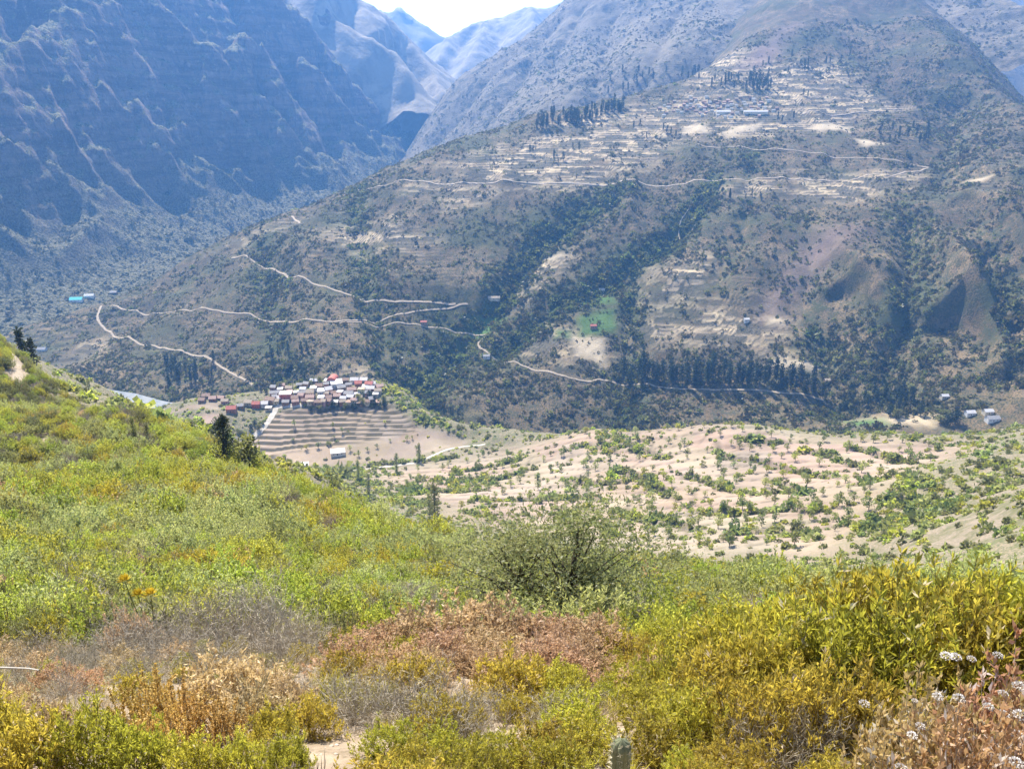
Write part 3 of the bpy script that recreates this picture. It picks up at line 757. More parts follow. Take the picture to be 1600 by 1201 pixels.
for nm, pix, w in [
    ('mountain_road', [(362, 403), (400, 412), (440, 425), (455, 437), (500, 447), (545, 462), (590, 470), (640, 473), (712, 475)], 6.5),
    ('mountain_road', [(180, 458), (174, 478), (200, 486), (300, 487), (380, 489), (400, 496), (420, 502), (470, 502), (530, 505), (600, 497), (640, 490), (690, 483), (732, 475)], 6),
    ('mountain_road', [(530, 505), (600, 507), (660, 511), (705, 515), (712, 522), (740, 521), (762, 522)], 5),
    ('mountain_road', [(180, 458), (158, 478), (150, 500), (165, 515), (200, 530), (250, 543), (290, 552), (325, 557), (340, 570), (370, 588), (398, 603)], 7),
    ('mountain_road', [(765, 522), (745, 534), (752, 548), (800, 565), (850, 580), (880, 588), (900, 594), (960, 596), (1000, 600), (1050, 608), (1110, 610), (1170, 607), (1230, 616), (1290, 626)], 6),
    ('mountain_track', [(560, 297), (680, 290), (800, 287), (950, 288), (1100, 283), (1250, 278), (1380, 273), (1435, 268), (1452, 262)], 5),
    ('mountain_track', [(1090, 225), (1200, 235), (1300, 245), (1430, 258), (1452, 262)], 4.5),
    ('mountain_track', [(444, 331), (456, 338), (470, 350)], 7),
    ('mountain_track', [(1090, 306), (1060, 345), (1062, 380), (1090, 345)], 3.0),
    ('mountain_track', [(1250, 180), (1340, 178), (1410, 170)], 4.0),
]:
    road(nm, mountain, pix, w * 0.6, M_ROAD if 'road' in nm else M_PATH, 0.7, 5.0, y0=980)
road('village_road', valley, [(384, 697), (392, 685), (408, 672), (420, 658), (428, 645), (432, 634), (452, 634), (475, 632)], 6.5, M_WHITE_ROAD, 0.25, 2.0, bench=0.1)
road('valley_road', valley, [(545, 737), (560, 733), (590, 730), (620, 727), (650, 724), (668, 716), (690, 705), (720, 697), (760, 694)], 3.8, M_WHITE_ROAD, 0.25, 2.0, bench=0.1)
road('hillside_road', hill, [(10, 545), (24, 560), (30, 580), (26, 598)], 2.4, M_ROAD, 0.15, 1.0, bench=0.0)
road('hillside_track', hill, [(482, 772), (505, 786), (535, 803), (560, 815)], 1.6, M_PATH, 0.1, 1.0, bench=0.0)
def off_road(x, y, extra=1.5):
    ok_ = np.ones(len(x), bool)
    for p_, w_r in ROADS:
        m_ = w_r * 0.5 + extra
        near = np.flatnonzero((x > p_[:, 0].min() - m_) & (x < p_[:, 0].max() + m_) & (y > p_[:, 1].min() - m_) & (y < p_[:, 1].max() + m_))
        if len(near) and len(p_) > 1: ok_[near] &= poly_dist(x[near], y[near], p_)[0] > m_
    return ok_
# river bend on the gorge floor, pale and shallow over gravel
t = NT('river_water')
n1 = t.noise(0.12, 5, 0.6); n2 = t.noise(0.6, 4, 0.6)
M_RIVER = t.diffuse(t.mix(t.ramp(n1, 0.42, 0.6), (0.17, 0.17, 0.155), (0.11, 0.125, 0.125)), t.bump(n2, 0.3, 0.4), rough=0.35, spec=0.5)
rp = resample(chaikin([P(95, 590, 1130)[:2], P(130, 602, 1080)[:2], P(190, 612, 1050)[:2], P(235, 622, 1020)[:2], P(330, 640, 990)[:2], P(480, 640, 985)[:2]]), 8)
tg = np.gradient(rp, axis=0); tg /= np.linalg.norm(tg, axis=1)[:, None]
nr = np.stack([tg[:, 1], -tg[:, 0]], 1)
rw = 17 + 5 * fbm(rp[:, 0], rp[:, 1], 60, 3)
RZ = -385.0
V = np.stack([np.column_stack([rp + nr * rw[:, None] * k, np.full(len(rp), RZ)]) for k in (-1, 0, 1)], 1).reshape(-1, 3)
jj, ii = np.mgrid[0:len(rp) - 1, 0:2]; a = jj * 3 + ii
me = raw_mesh('river', V, np.stack([a, a + 1, a + 4, a + 3], -1).reshape(-1, 4)); me.materials.append(M_RIVER)
o = bpy.data.objects.new('river', me); col.objects.link(o); o['kind'] = 'structure'
# ------------------------------------------------------------------ plants: builders
def leaf_mat(name, c0, c1, tr, tmix=0.42, hue=0.03, dry=None, dry_at=0.9, rough=0.5):
    """leaf: two tones picked leaf by leaf, light shining through, a little gloss; each plant slightly different"""
    t = NT(name)
    v = t.attr('var')
    oi = t.n('ShaderNodeObjectInfo').outputs['Random']
    c = t.mix(v, c0, c1); ct = t.mix(v, tuple(x * 0.8 for x in tr), tr)
    if dry:
        m = t.math('GREATER_THAN', v, dry_at)
        c = t.mix(m, c, dry); ct = t.mix(m, ct, dry)
    hs = t.n('ShaderNodeHueSaturation'); t.put(hs.inputs['Hue'], t.math('ADD', 0.5 - hue / 2, t.math('MULTIPLY', oi, hue)))
    t.put(hs.inputs['Value'], t.math('ADD', 0.82, t.math('MULTIPLY', t.math('FRACT', t.math('MULTIPLY', oi, 7.31)), 0.36))); t.l(c, hs.inputs['Color'])
    hs2 = t.n('ShaderNodeHueSaturation'); t.l(hs.inputs['Hue'].links[0].from_socket, hs2.inputs['Hue']); t.l(hs.inputs['Value'].links[0].from_socket, hs2.inputs['Value']); t.l(ct, hs2.inputs['Color'])
    b = t.n('ShaderNodeBsdfPrincipled'); t.l(hs.outputs[0], b.inputs['Base Color']); b.inputs['Roughness'].default_value = rough; b.inputs['Specular IOR Level'].default_value = 0.3
    tl = t.n('ShaderNodeBsdfTranslucent'); t.l(hs2.outputs[0], tl.inputs['Color'])
    mx = t.n('ShaderNodeMixShader'); mx.inputs[0].default_value = tmix
    t.l(b.outputs[0], mx.inputs[1]); t.l(tl.outputs[0], mx.inputs[2]); t.l(mx.outputs[0], t.out.inputs[0])
    return t.m
def norm(a): return a / (np.linalg.norm(a, axis=-1, keepdims=True) + 1e-9)

def leaves(base, dirs, L, W, rg, fold=0.25, flat=False):
    """one folded rhombus per leaf; returns verts, quads"""
    n = len(base)
    L = np.broadcast_to(L, n)[:, None]; W = np.broadcast_to(W, n)[:, None]
    d = norm(dirs); r = norm(rg.normal(size=(n, 3)))
    s = norm(np.cross(d, r)); nn = np.cross(d, s)
    f = W * fold
    V = np.stack([base, base + 0.45 * L * d + 0.5 * W * s + f * nn, base + L * d, base + 0.45 * L * d - 0.5 * W * s + f * nn], 1).reshape(-1, 3)
    return V, np.arange(n * 4).reshape(-1, 4)

def tubes(paths, sides=3):
    """tapered tubes: list of (pts (k,3), r0, r1)"""
    Vs, Fs, off = [], [], 0
    for pts, r0, r1 in paths:
        pts = np.asarray(pts, float); k = len(pts)
        tg = norm(np.gradient(pts, axis=0)); up = np.array([0.3, 0.9, 0.2])
        a = norm(np.cross(tg, up)); b = np.cross(tg, a)
        rr = np.linspace(r0, r1, k)[:, None]
        ring = [pts + rr * (math.cos(6.2832 * j / sides) * a + math.sin(6.2832 * j / sides) * b) for j in range(sides)]
        V = np.stack(ring, 1).reshape(-1, 3)
        i, j = np.mgrid[0:k - 1, 0:sides]; p = i * sides + j; q = i * sides + (j + 1) % sides
        Fs.append(np.stack([p, q, q + sides, p + sides], -1).reshape(-1, 4) + off); Vs.append(V); off += len(V)
    return np.vstack(Vs), np.vstack(Fs)

def part_mesh(name, V, F, mat, var=None, smooth_=False):
    me = raw_mesh(name, V, F)
    if var is not None:
        at = me.attributes.new('var', 'FLOAT', 'POINT'); at.data.foreach_set('value', np.repeat(var, 4).astype(np.float32))
    if smooth_: me.polygons.foreach_set('use_smooth', np.ones(len(me.polygons), bool))
    me.materials.append(mat)
    return me
def join_mesh(name, a, b):
    """stem mesh + foliage mesh as one mesh with two materials (for uncountable ground cover)"""
    def get(m):
        v = np.empty(len(m.vertices) * 3, np.float32); m.vertices.foreach_get('co', v)
        f = np.empty(len(m.loops), np.int32); m.loops.foreach_get('vertex_index', f)
        return v.reshape(-1, 3), f.reshape(-1, 4)
    va, fa = get(a); vb, fb = get(b)
    me = raw_mesh(name, np.vstack([va, vb]), np.vstack([fa, fb + len(va)]))
    vv = np.zeros(len(vb), np.float32); b.attributes['var'].data.foreach_get('value', vv)
    at = me.attributes.new('var', 'FLOAT', 'POINT'); at.data.foreach_set('value', np.r_[np.zeros(len(va), np.float32), vv])
    me.materials.append(a.materials[0]); me.materials.append(b.materials[0])
    me.polygons.foreach_set('material_index', np.r_[np.zeros(len(fa), np.int32), np.ones(len(fb), np.int32)])
    return me

def shrub(name, seed, mat_leaf, mat_stem, h=1.2, r=0.7, twigs=160, per=20, L=0.07, W=0.014, up=0.5, spread=0.5, hollow=0.35, twig_len=0.28, stems=14, stem_r=0.012, lump=0.25, droop=0.0, fold=0.25, spray=True):
    """shrub: stems fan out from the base, leafy twigs end on an uneven dome; returns (stem mesh, foliage mesh)"""
    rg = np.random.default_rng(seed)
    ph = rg.uniform(0, 6.283, twigs); ct = rg.uniform(0.02, 1, twigs) ** 0.8
    sn = np.sqrt(1 - ct ** 2)
    lumps = 1 + lump * np.sin(ph * 3 + rg.uniform(0, 6)) * sn + lump * 0.8 * np.sin(ph * 5 + ct * 6 + rg.uniform(0, 6)) + rg.normal(0, 0.08, twigs)
    rad = (hollow + (1 - hollow) * rg.random(twigs) ** 0.45) * lumps
    tip = np.stack([np.cos(ph) * sn * r * rad, np.sin(ph) * sn * r * rad, 0.12 * h + ct * (h - 0.12 * h) * rad], 1)
    root = rg.normal(0, 0.04 * r + 0.01, (twigs, 3)); root[:, 2] = 0
    outw = norm(tip - root * 0.5 - np.array([0, 0, -0.1]))
    tdir = norm(outw * spread + np.array([0, 0, 1.0]) * up + rg.normal(0, 0.28, (twigs, 3)) - np.array([0, 0, droop]))
    t0 = tip - tdir * twig_len
    paths = []
    for i in range(stems):
        j = rg.integers(twigs); e = t0[j]; m = e * 0.5 + np.array([*rg.normal(0, 0.06 * r, 2), 0.02 * h]) - np.array([0, 0, 0.06 * h]) * 0
        paths.append((np.array([root[j], m * np.array([0.8, 0.8, 1.05]), e]), stem_r, stem_r * 0.45))
    if spray:
        for i in range(twigs):
            paths.append((np.array([t0[i] - outw[i] * twig_len * 0.5, t0[i], tip[i]]), stem_r * 0.4, stem_r * 0.2))
    n = twigs * per
    tt = rg.random((twigs, per)) ** 0.8
    base = (t0[:, None, :] + (tip - t0)[:, None, :] * tt[..., None]).reshape(-1, 3)
    d = (tdir[:, None, :] * 0.75 + rg.normal(0, 0.55, (twigs, per, 3)) + np.array([0, 0, 0.25 * up - droop])).reshape(-1, 3)
    Ls = L * rg.uniform(0.65, 1.25, n); V, F = leaves(base, d, Ls, W * rg.uniform(0.7, 1.2, n), rg, fold)
    var = np.clip(np.repeat(rg.random(twigs), per) * 0.5 + rg.random(n) * 0.5, 0, 1)
    sv, sf = tubes(paths)
    return part_mesh('stem', sv, sf, mat_stem), part_mesh('foliage', V, F, mat_leaf, var)

def tree(name, seed, mat_leaf, mat_stem, h=5.0, crown_r=1.6, crown_z=0.35, trunk_r=0.15, blobs=9, per=40, L=0.5, W=0.3, shape='round', limbs=6, lean=0.05, droop=0.0, fold=0.2):
    """tree: bent tapered trunk, limbs to leaf clumps spread through the crown; returns (trunk mesh, crown mesh)"""
    rg = np.random.default_rng(seed)
    top = np.array([rg.normal(0, lean * h), rg.normal(0, lean * h), h * 0.93])
    k = 6; tz = np.linspace(0, 1, k)[:, None]
    tr = tz * top + np.c_[rg.normal(0, 0.012 * h, (k, 2)), np.zeros(k)] * (tz * (1 - tz) * 4)
    paths = [(tr, trunk_r, trunk_r * 0.25)]
    cs, rs_ = [], []
    for i in range(blobs):
        f = (i + rg.random()) / blobs
        z = crown_z + (1 - crown_z) * f
        if shape == 'column': w = crown_r * (0.55 + 0.6 * math.sin(math.pi * min(1, f * 0.85 + 0.12)) * 0.7)
        elif shape == 'cone': w = crown_r * (1.05 - f) + 0.05 * crown_r
        else: w = crown_r * math.sqrt(max(0.05, 1 - (2 * f - 0.95) ** 2))
        a = rg.uniform(0, 6.283); rr = w * (0.25 + 0.5 * rg.random()) * (0.4 if shape == 'column' else 1)
        axis = np.array([np.interp(z, tz[:, 0], tr[:, q]) for q in range(2)])
        c = np.array([axis[0] + math.cos(a) * rr, axis[1] + math.sin(a) * rr, z * h * 0.97])
        cs.append(c); rs_.append(w * (0.62 if shape != 'column' else 0.75) * rg.uniform(0.7, 1.15))
    for i in rg.permutation(blobs)[:limbs]:
        zb = cs[i][2] / h * rg.uniform(0.45, 0.75); b = np.array([np.interp(zb, tz[:, 0], tr[:, q]) for q in range(3)])
        m = (b + cs[i]) / 2 + np.array([0, 0, -0.03 * h])
        paths.append((np.array([b, m, cs[i]]), trunk_r * 0.45, trunk_r * 0.12))
    B, Dd = [], []
    for c, r_ in zip(cs, rs_):
        q = norm(rg.normal(size=(per, 3))) * (rg.random((per, 1)) ** 0.4) * r_ * np.array([1, 1, 0.8 if shape != 'column' else 1.2])
        B.append(c + q); Dd.append(norm(q) + rg.normal(0, 0.7, (per, 3)) + np.array([0, 0, 0.2 - droop]))
    B = np.vstack(B); Dd = np.vstack(Dd); n = len(B)
    V, F = leaves(B, Dd, L * rg.uniform(0.6, 1.3, n), W * rg.uniform(0.6, 1.3, n), rg, fold)
    var = np.clip(np.repeat(rg.random(blobs), per) * 0.5 + rg.random(n) * 0.5, 0, 1)
    sv, sf = tubes(paths, 5)
    return part_mesh('trunk', sv, sf, mat_stem), part_mesh('crown', V, F, mat_leaf, var)

def plant(name, meshes, loc, rz=0.0, s=1.0, label=None, cat='shrub', group=None, names=('stem', 'foliage'), sz=None):
    e = bpy.data.objects.new(name, None); col.objects.link(e)
    e.location = loc; e.rotation_euler = (0, 0, rz); e.scale = (s, s, s * (sz or 1.0)); e.empty_display_size = 0.2
    tag(e, label, cat, group)
    for nm, me in zip(names, meshes):
        c = bpy.data.objects.new(nm, me); col.objects.link(c); c.parent = e
    return e

def scatter(name, protos, pts, scl, pid, label, cat, rot=None):
    """uncountable ground cover: one object whose points carry plants"""
    pts = np.asarray(pts, np.float32); n = len(pts)
    me = bpy.data.meshes.new(name); me.vertices.add(n); me.vertices.foreach_set('co', pts.ravel())
    a = me.attributes.new('scl', 'FLOAT_VECTOR', 'POINT'); a.data.foreach_set('vector', np.asarray(scl, np.float32).ravel())
    a = me.attributes.new('pid', 'INT', 'POINT'); a.data.foreach_set('value', np.asarray(pid, np.int32))
    rv_ = np.zeros((n, 3), np.float32); rv_[:, 2] = rng.uniform(0, 6.283, n) if rot is None else rot
    rv_[:, :2] = rng.normal(0, 0.08, (n, 2))
    a = me.attributes.new('rot', 'FLOAT_VECTOR', 'POINT'); a.data.foreach_set('vector', rv_.ravel())
    cl = bpy.data.collections.new(name + '_kinds')
    for i, p in enumerate(protos):
        o = bpy.data.objects.new('%s_%02d' % (name, i), p); cl.objects.link(o)
    g = bpy.data.node_groups.new(name + '_nodes', 'GeometryNodeTree')
    g.interface.new_socket('Geometry', in_out='INPUT', socket_type='NodeSocketGeometry')
    g.interface.new_socket('Geometry', in_out='OUTPUT', socket_type='NodeSocketGeometry')
    N = g.nodes.new; Lk = g.links.new
    gi, go = N('NodeGroupInput'), N('NodeGroupOutput')
    ci = N('GeometryNodeCollectionInfo'); ci.inputs['Collection'].default_value = cl
    ci.inputs['Separate Children'].default_value = True; ci.inputs['Reset Children'].default_value = True
    ip = N('GeometryNodeInstanceOnPoints'); ip.inputs['Pick Instance'].default_value = True
    def na(k, ty):
        nd = N('GeometryNodeInputNamedAttribute'); nd.data_type = ty; nd.inputs['Name'].default_value = k; return nd.outputs['Attribute']
    e2r = N('FunctionNodeEulerToRotation'); Lk(na('rot', 'FLOAT_VECTOR'), e2r.inputs[0])
    Lk(gi.outputs[0], ip.inputs['Points']); Lk(ci.outputs[0], ip.inputs['Instance']); Lk(na('pid', 'INT'), ip.inputs['Instance Index'])
    Lk(e2r.outputs[0], ip.inputs['Rotation']); Lk(na('scl', 'FLOAT_VECTOR'), ip.inputs['Scale']); Lk(ip.outputs[0], go.inputs[0])
    o = bpy.data.objects.new(name, me); col.objects.link(o)
    md = o.modifiers.new('plants', 'NODES'); md.node_group = g
    tag(o, label, cat, None, 'stuff')
    return o

def project(p):
    p = np.asarray(p, float)
    yc = p[..., 1] * ST + p[..., 2] * CT; zc = p[..., 1] * CT - p[..., 2] * ST
    zc = np.where(zc < 0.1, 0.1, zc)
    return PW / 2 + FPX * p[..., 0] / zc, PH / 2 - FPX * yc / zc

# ---- leaf colours
M_BARK = plain('bark', (0.10, 0.082, 0.062), 0.9, 0.35, 8)
M_TWIG = plain('grey_twig', (0.40, 0.34, 0.25), 0.9, 0.3, 20)
M_TWIG_D = plain('dark_twig', (0.10, 0.075, 0.055), 0.9, 0.3, 20)
M_LIME = leaf_mat('lime_leaf', (0.17, 0.195, 0.03), (0.32, 0.33, 0.055), (0.62, 0.65, 0.09), 0.48, 0.05, (0.52, 0.46, 0.24), 0.93)
M_GOLD = leaf_mat('olive_gold_leaf', (0.16, 0.15, 0.022), (0.345, 0.285, 0.046), (0.68, 0.57, 0.07), 0.49, 0.045, (0.62, 0.52, 0.32), 0.9)
M_PALE = leaf_mat('pale_grey_green_leaf', (0.22, 0.24, 0.08), (0.38, 0.39, 0.15), (0.62, 0.64, 0.20), 0.45, 0.03)
M_OLIVE = leaf_mat('olive_leaf', (0.10, 0.105, 0.035), (0.21, 0.20, 0.08), (0.36, 0.36, 0.11), 0.42, 0.03)
M_RUST = leaf_mat('rust_dry_leaf', (0.34, 0.205, 0.10), (0.56, 0.41, 0.24), (0.70, 0.47, 0.24), 0.42, 0.03, (0.55, 0.42, 0.28), 0.9)
M_STRAW = leaf_mat('straw_leaf', (0.42, 0.29, 0.14), (0.62, 0.47, 0.27), (0.68, 0.50, 0.24), 0.35, 0.02)
M_ORANGE = leaf_mat('golden_plume', (0.46, 0.27, 0.07), (0.62, 0.42, 0.14), (0.7, 0.46, 0.12), 0.35, 0.02)
M_GREEN = leaf_mat('green_leaf', (0.09, 0.11, 0.03), (0.20, 0.225, 0.07), (0.40, 0.45, 0.12), 0.43, 0.05)
M_DARK = leaf_mat('dark_leaf', (0.022, 0.032, 0.014), (0.05, 0.062, 0.026), (0.06, 0.08, 0.025), 0.25, 0.04)
M_SCRUB = leaf_mat('mountain_scrub_leaf', (0.05, 0.047, 0.018), (0.13, 0.11, 0.04), (0.16, 0.145, 0.04), 0.3, 0.06)
M_MTG = leaf_mat('mountain_green_leaf', (0.06, 0.07, 0.02), (0.145, 0.15, 0.044), (0.24, 0.27, 0.06), 0.38, 0.05)
M_WHITE = leaf_mat('white_bloom', (0.58, 0.52, 0.46), (0.76, 0.71, 0.65), (0.7, 0.66, 0.58), 0.3, 0.0)
# ------------------------------------------------------------------ scrub on the mountain, the canyon foot and the upper slopes
def visible(S, x, y, margin=150):
    z = S.at(x, y); u, v = project(np.stack([x, y, z], -1))
    e = 4.0
    nx = -(S.at(x + e, y) - S.at(x - e, y)) / (2 * e); ny = -(S.at(x, y + e) - S.at(x, y - e)) / (2 * e)
    face = -(x * nx + y * ny + z) > -0.04 * np.hypot(x, y)
    return z, (u > -margin) & (u < PW + margin) & (v > -60) & (v < 1400) & face
def bush_protos(mats, n, leafn=34, seed=0):
    out = []
    for i in range(n):
        rg = np.random.default_rng(seed + i)
        q = norm(rg.normal(size=(leafn, 3))) * rg.uniform(0.55, 1.0, (leafn, 1)); q[:, 2] = np.abs(q[:, 2]) * 0.85
        q *= np.array([0.5, 0.5, 0.8]) * (1 + 0.25 * np.sin(np.arctan2(q[:, 1], q[:, 0]) * 3 + i)[:, None])
        V, F = leaves(q - 0.1, norm(q) + rg.normal(0, 0.6, (leafn, 3)), 0.42, 0.34, rg, 0.2)
        out.append(part_mesh('bush', V, F, mats[i % len(mats)], rg.random(leafn)))
    return out
N = 270000
x = rng.uniform(-1050, 1480, N); y = 900 + (rng.random(N) ** 1.15) * 1500
zc, ok = visible(mountain, x, y)
slp = np.hypot((mountain.at(x + 5, y) - mountain.at(x - 5, y)) / 10, (mountain.at(x, y + 5) - mountain.at(x, y - 5)) / 10); ok &= slp < 1.6
tm = mountain.at(x, y, mT); gm = mountain.at(x, y, gl); pm = mountain.at(x, y, mP); sm = mountain.at(x, y, mS); grm = mountain.at(x, y, mG)
dens = 0.36 + 0.9 * fbm(x, y, 75, 3) + 1.1 * fbm(x + 60, y, 20, 3) + 0.9 * gm - 0.5 * tm - 0.55 * sm - 2 * pm - 0.6 * grm + 0.35 * smooth(1300, 1100, y)
ok &= rng.random(N) < np.clip(dens, 0.06, 1) * 0.8
x, y, zc, gm = x[ok], y[ok], zc[ok], gm[ok]
ok = off_road(x, y)
x, y, zc, gm = x[ok], y[ok], zc[ok], gm[ok]
s = rng.lognormal(math.log(2.7), 0.42, len(x)) * (1 + 1.0 * gm + 0.35 * smooth(1250, 1050, y))
pid = np.where(rng.random(len(x)) < 0.12 + 0.7 * gm, rng.choice([4, 4, 4, 5], len(x)), rng.integers(0, 4, len(x)))
pid = np.where(rng.random(len(x)) < 0.12 * (1 - gm), 6, pid)
B_FAR = bush_protos([M_SCRUB] * 4 + [M_MTG, M_DARK, M_OLIVE], 7)
scatter('mountain_scrub', B_FAR, np.stack([x, y, zc - 0.15 * s], 1), np.stack([s, s, s * rng.uniform(0.7, 1.15, len(s))], 1), pid, 'low dark scrub covering the slopes of the big mountain', 'scrub')
print('mountain scrub', len(x))
N = 26000
x = rng.uniform(-2000, 0, N); y = rng.uniform(1450, 3600, N)
zc, ok = visible(wall, x, y)
w_ = wD(x, y)
e = 6.0
slp = np.hypot((wall.at(x + e, y) - wall.at(x - e, y)) / (2 * e), (wall.at(x, y + e) - wall.at(x, y - e)) / (2 * e))
ok &= (rng.random(N) < np.where(w_ < 240, 0.95, 0.5)) & (slp < 1.05) & (w_ > -260)
x, y, zc = x[ok], y[ok], zc[ok]
s = rng.lognormal(math.log(4.6), 0.35, len(x))
scatter('canyon_scrub', B_FAR, np.stack([x, y, zc - 0.5], 1), np.stack([s, s, s * 0.9], 1), rng.choice([0, 1, 2, 3, 5], len(x)), 'scattered scrub on the talus at the foot of the canyon wall', 'scrub')
N = 22000
x = rng.uniform(-550, 1450, N); y = rng.uniform(2300, 3900, N)
zc, ok = visible(back, x, y); ok &= rng.random(N) < np.clip(0.5 + fbm(x, y, 150, 3), 0, 1)
x, y, zc = x[ok], y[ok], zc[ok]; s = rng.lognormal(math.log(4.2), 0.4, len(x))
scatter('upper_scrub', B_FAR, np.stack([x, y, zc - 0.4], 1), np.stack([s, s, s * 0.8], 1), rng.integers(0, 5, len(x)), 'thin scrub on the hazy upper mountain slopes', 'scrub')

# ------------------------------------------------------------------ valley: hedge rows, bank scrub and field trees
TREE_F = [tree('field_tree', 100 + i, [M_GREEN, M_GREEN, M_LIME, M_GREEN, M_PALE][i], M_BARK, h=4.2, crown_r=1.7, crown_z=0.34, trunk_r=0.14, blobs=8, per=26, L=0.55, W=0.36) for i in range(5)]
BUSH_V = bush_protos([M_GREEN, M_LIME, M_PALE, M_GREEN, M_OLIVE, M_LIME], 6, 60, 50)
fm = valley.attr['field']
px, py, ps, pk = [], [], [], []
for h in HEDGES:                                   # hedge rows along the field banks
    p = resample(chaikin([q[:2] for q in h]), 1.6)
    keep = rng.random(len(p)) < 0.8 + 0.7 * fbm(p[:, 0], p[:, 1], 16, 2)
    p = p[keep] + rng.normal(0, 2.0, (keep.sum(), 2))
    px += list(p[:, 0]); py += list(p[:, 1]); ps += list(rng.lognormal(math.log(3.2), 0.4, len(p))); pk += list(rng.choice([0, 1, 3, 2, 4], len(p)))
GREENB = [polyB(q) for q in [
    [(600, 600), (645, 625), (690, 665), (740, 690), (700, 692), (655, 668), (640, 650), (625, 630), (600, 618)], [(255, 665), (330, 645), (370, 665), (350, 690), (300, 690)], [(480, 735), (560, 728), (600, 745), (560, 775), (500, 765)],
    [(600, 770), (700, 750), (790, 722), (800, 735), (720, 775), (640, 800)], [(1420, 770), (1500, 740), (1540, 760), (1450, 820), (1330, 850), (1300, 835)], [(490, 632), (570, 632), (600, 634), (560, 640), (500, 642)], [(920, 675), (1010, 680), (960, 710), (900, 715)],
    [(1100, 660), (1180, 655), (1240, 668), (1180, 672)], [(1380, 668), (1480, 672), (1470, 684), (1390, 682)]]]
N = 130000
x = rng.uniform(-600, 520, N); y = rng.uniform(180, 980, N)
zc, ok = visible(valley, x, y)
f_ = valley.at(x, y, fm)
gb = np.zeros(N)
for q in GREENB:
    if len(q) > 2: gb = np.maximum(gb, soft_poly(x, y, q, 25) * smooth(-0.25, 0.25, fbm(x, y, 30, 3)))
field_bank(x, y); ln_ = smooth(0.16, 0.08, np.abs(LINE - 0.05)) * smooth(-0.2, 0.2, fbm(x, y + 40, 45, 3))
d0 = np.where(f_ > 0.5, 0.003 + 0.03 * smooth(520, 330, y) + 0.025 * smooth(0, -150, x) + 0.14 * np.clip(fbm(x + 31, y, 60, 3) - 0.12, 0, 1) + 0.22 * ln_, 0.17 + 0.2 * fbm(x, y, 35, 3)) + 0.4 * gb
d0 = d0 * smooth(1100, 500, y) ** 0.3
d0[(f_ > 0.5) & (in_poly(x, y, F_BIG) | in_poly(x, y, F_LEFT) | in_poly(x, y, T_VIL))] = 0.004
ok &= (rng.random(N) < d0) & off_road(x, y, 0.8)
bx, by, bg_ = x[ok], y[ok], gb[ok]
px += list(bx); py += list(by)
ps += list(rng.lognormal(math.log(2.4), 0.42, len(bx)) * (1 + 0.6 * bg_)); pk += list(np.where(bg_ > 0.4, rng.choice([0, 3, 1], len(bx)), rng.choice([0, 1, 2, 4, 4, 5], len(bx))))
px, py, ps, pk = map(np.array, (px, py, ps, pk))
rdv = np.array([0.0])
pz = valley.at(px, py)
scatter('valley_scrub', BUSH_V, np.stack([px, py, pz - 0.1 * ps], 1), np.stack([ps, ps, ps * rng.uniform(0.75, 1.1, len(ps))], 1), pk, 'hedge rows and low bushes between the dry fields of the valley', 'bushes')
print('valley scrub', len(px))
# trees in the fields, one by one
HAND_T = [(1069, 695), (1075, 707), (1044, 692), (1096, 730), (1081, 740), (1088, 748), (1050, 760), (1142, 695), (1155, 700), (1171, 704), (1209, 700), (1202, 715), (1258, 692), (1235, 685), (1122, 733), (1172, 730),
          (1140, 770), (1197, 757), (1224, 746), (1255, 750), (1305, 720), (1280, 700), (1345, 690), (1060, 672), (1100, 668), (1142, 668), (1160, 674), (1220, 668), (610, 690), (602, 662), (650, 704), (655, 715), (636, 688), (644, 686),
          (575, 705), (590, 700), (560, 712), (547, 704), (497, 700), (480, 702), (520, 668), (522, 684), (535, 676), (458, 690), (460, 665), (700, 675), (690, 670), (720, 680), (1245, 800), (1265, 812), (1190, 822), (1210, 815), (1250, 815),
          (880, 705), (860, 712), (920, 720), (840, 745), (790, 745), (830, 795), (870, 790), (990, 780), (940, 765), (1020, 790), (1110, 790), (1160, 795), (960, 690), (1000, 720), (1020, 735), (930, 735), (1350, 770), (1310, 790), (1390, 800)]
cand = [valley.hit([u], [v])[0] for u, v in HAND_T]
hb = valley.hit(rng.uniform(600, 1480, 900), rng.uniform(662, 855, 900))
hb = hb[~np.isnan(hb[:, 0])]
ff = valley.at(hb[:, 0], hb[:, 1], fm)
hb = hb[(ff > 0.5) & ~in_poly(hb[:, 0], hb[:, 1], F_BIG) & ~in_poly(hb[:, 0], hb[:, 1], T_VIL)]
pts = [c for c in cand if not np.isnan(c[0])]
for c in hb:
    if all((c[0] - q[0]) ** 2 + (c[1] - q[1]) ** 2 > 64 for q in pts): pts.append(c)
    if len(pts) >= 290: break
for i, c in enumerate(pts):
    k = int(rng.integers(5)); s = float(rng.uniform(0.85, 1.85))
    u_, v_ = project(c)
    nearr = 'near side' if v_ > 760 else ('far crest' if v_ < 690 else 'middle')
    side = 'below the village' if u_ < 700 else ('left part' if u_ < 950 else ('right part' if u_ > 1230 else 'centre'))
    lab = '%s %s tree in the dry fields, %s' % ('stunted' if s < 1.1 else ('small' if s < 1.5 else 'larger'), ['round green', 'spreading green', 'lime green', 'lopsided green', 'grey green'][k], 'below the lower village' if side == 'below the village' else '%s of their %s' % (side, nearr))
    plant('field_tree', TREE_F[k], (c[0], c[1], float(valley.at(c[0], c[1])) - 0.1), float(rng.uniform(0, 6.28)), s, lab, 'tree', 'small trees scattered over the dry fields', ('trunk', 'crown'), float(rng.uniform(0.85, 1.2)))
print('field trees', len(pts))
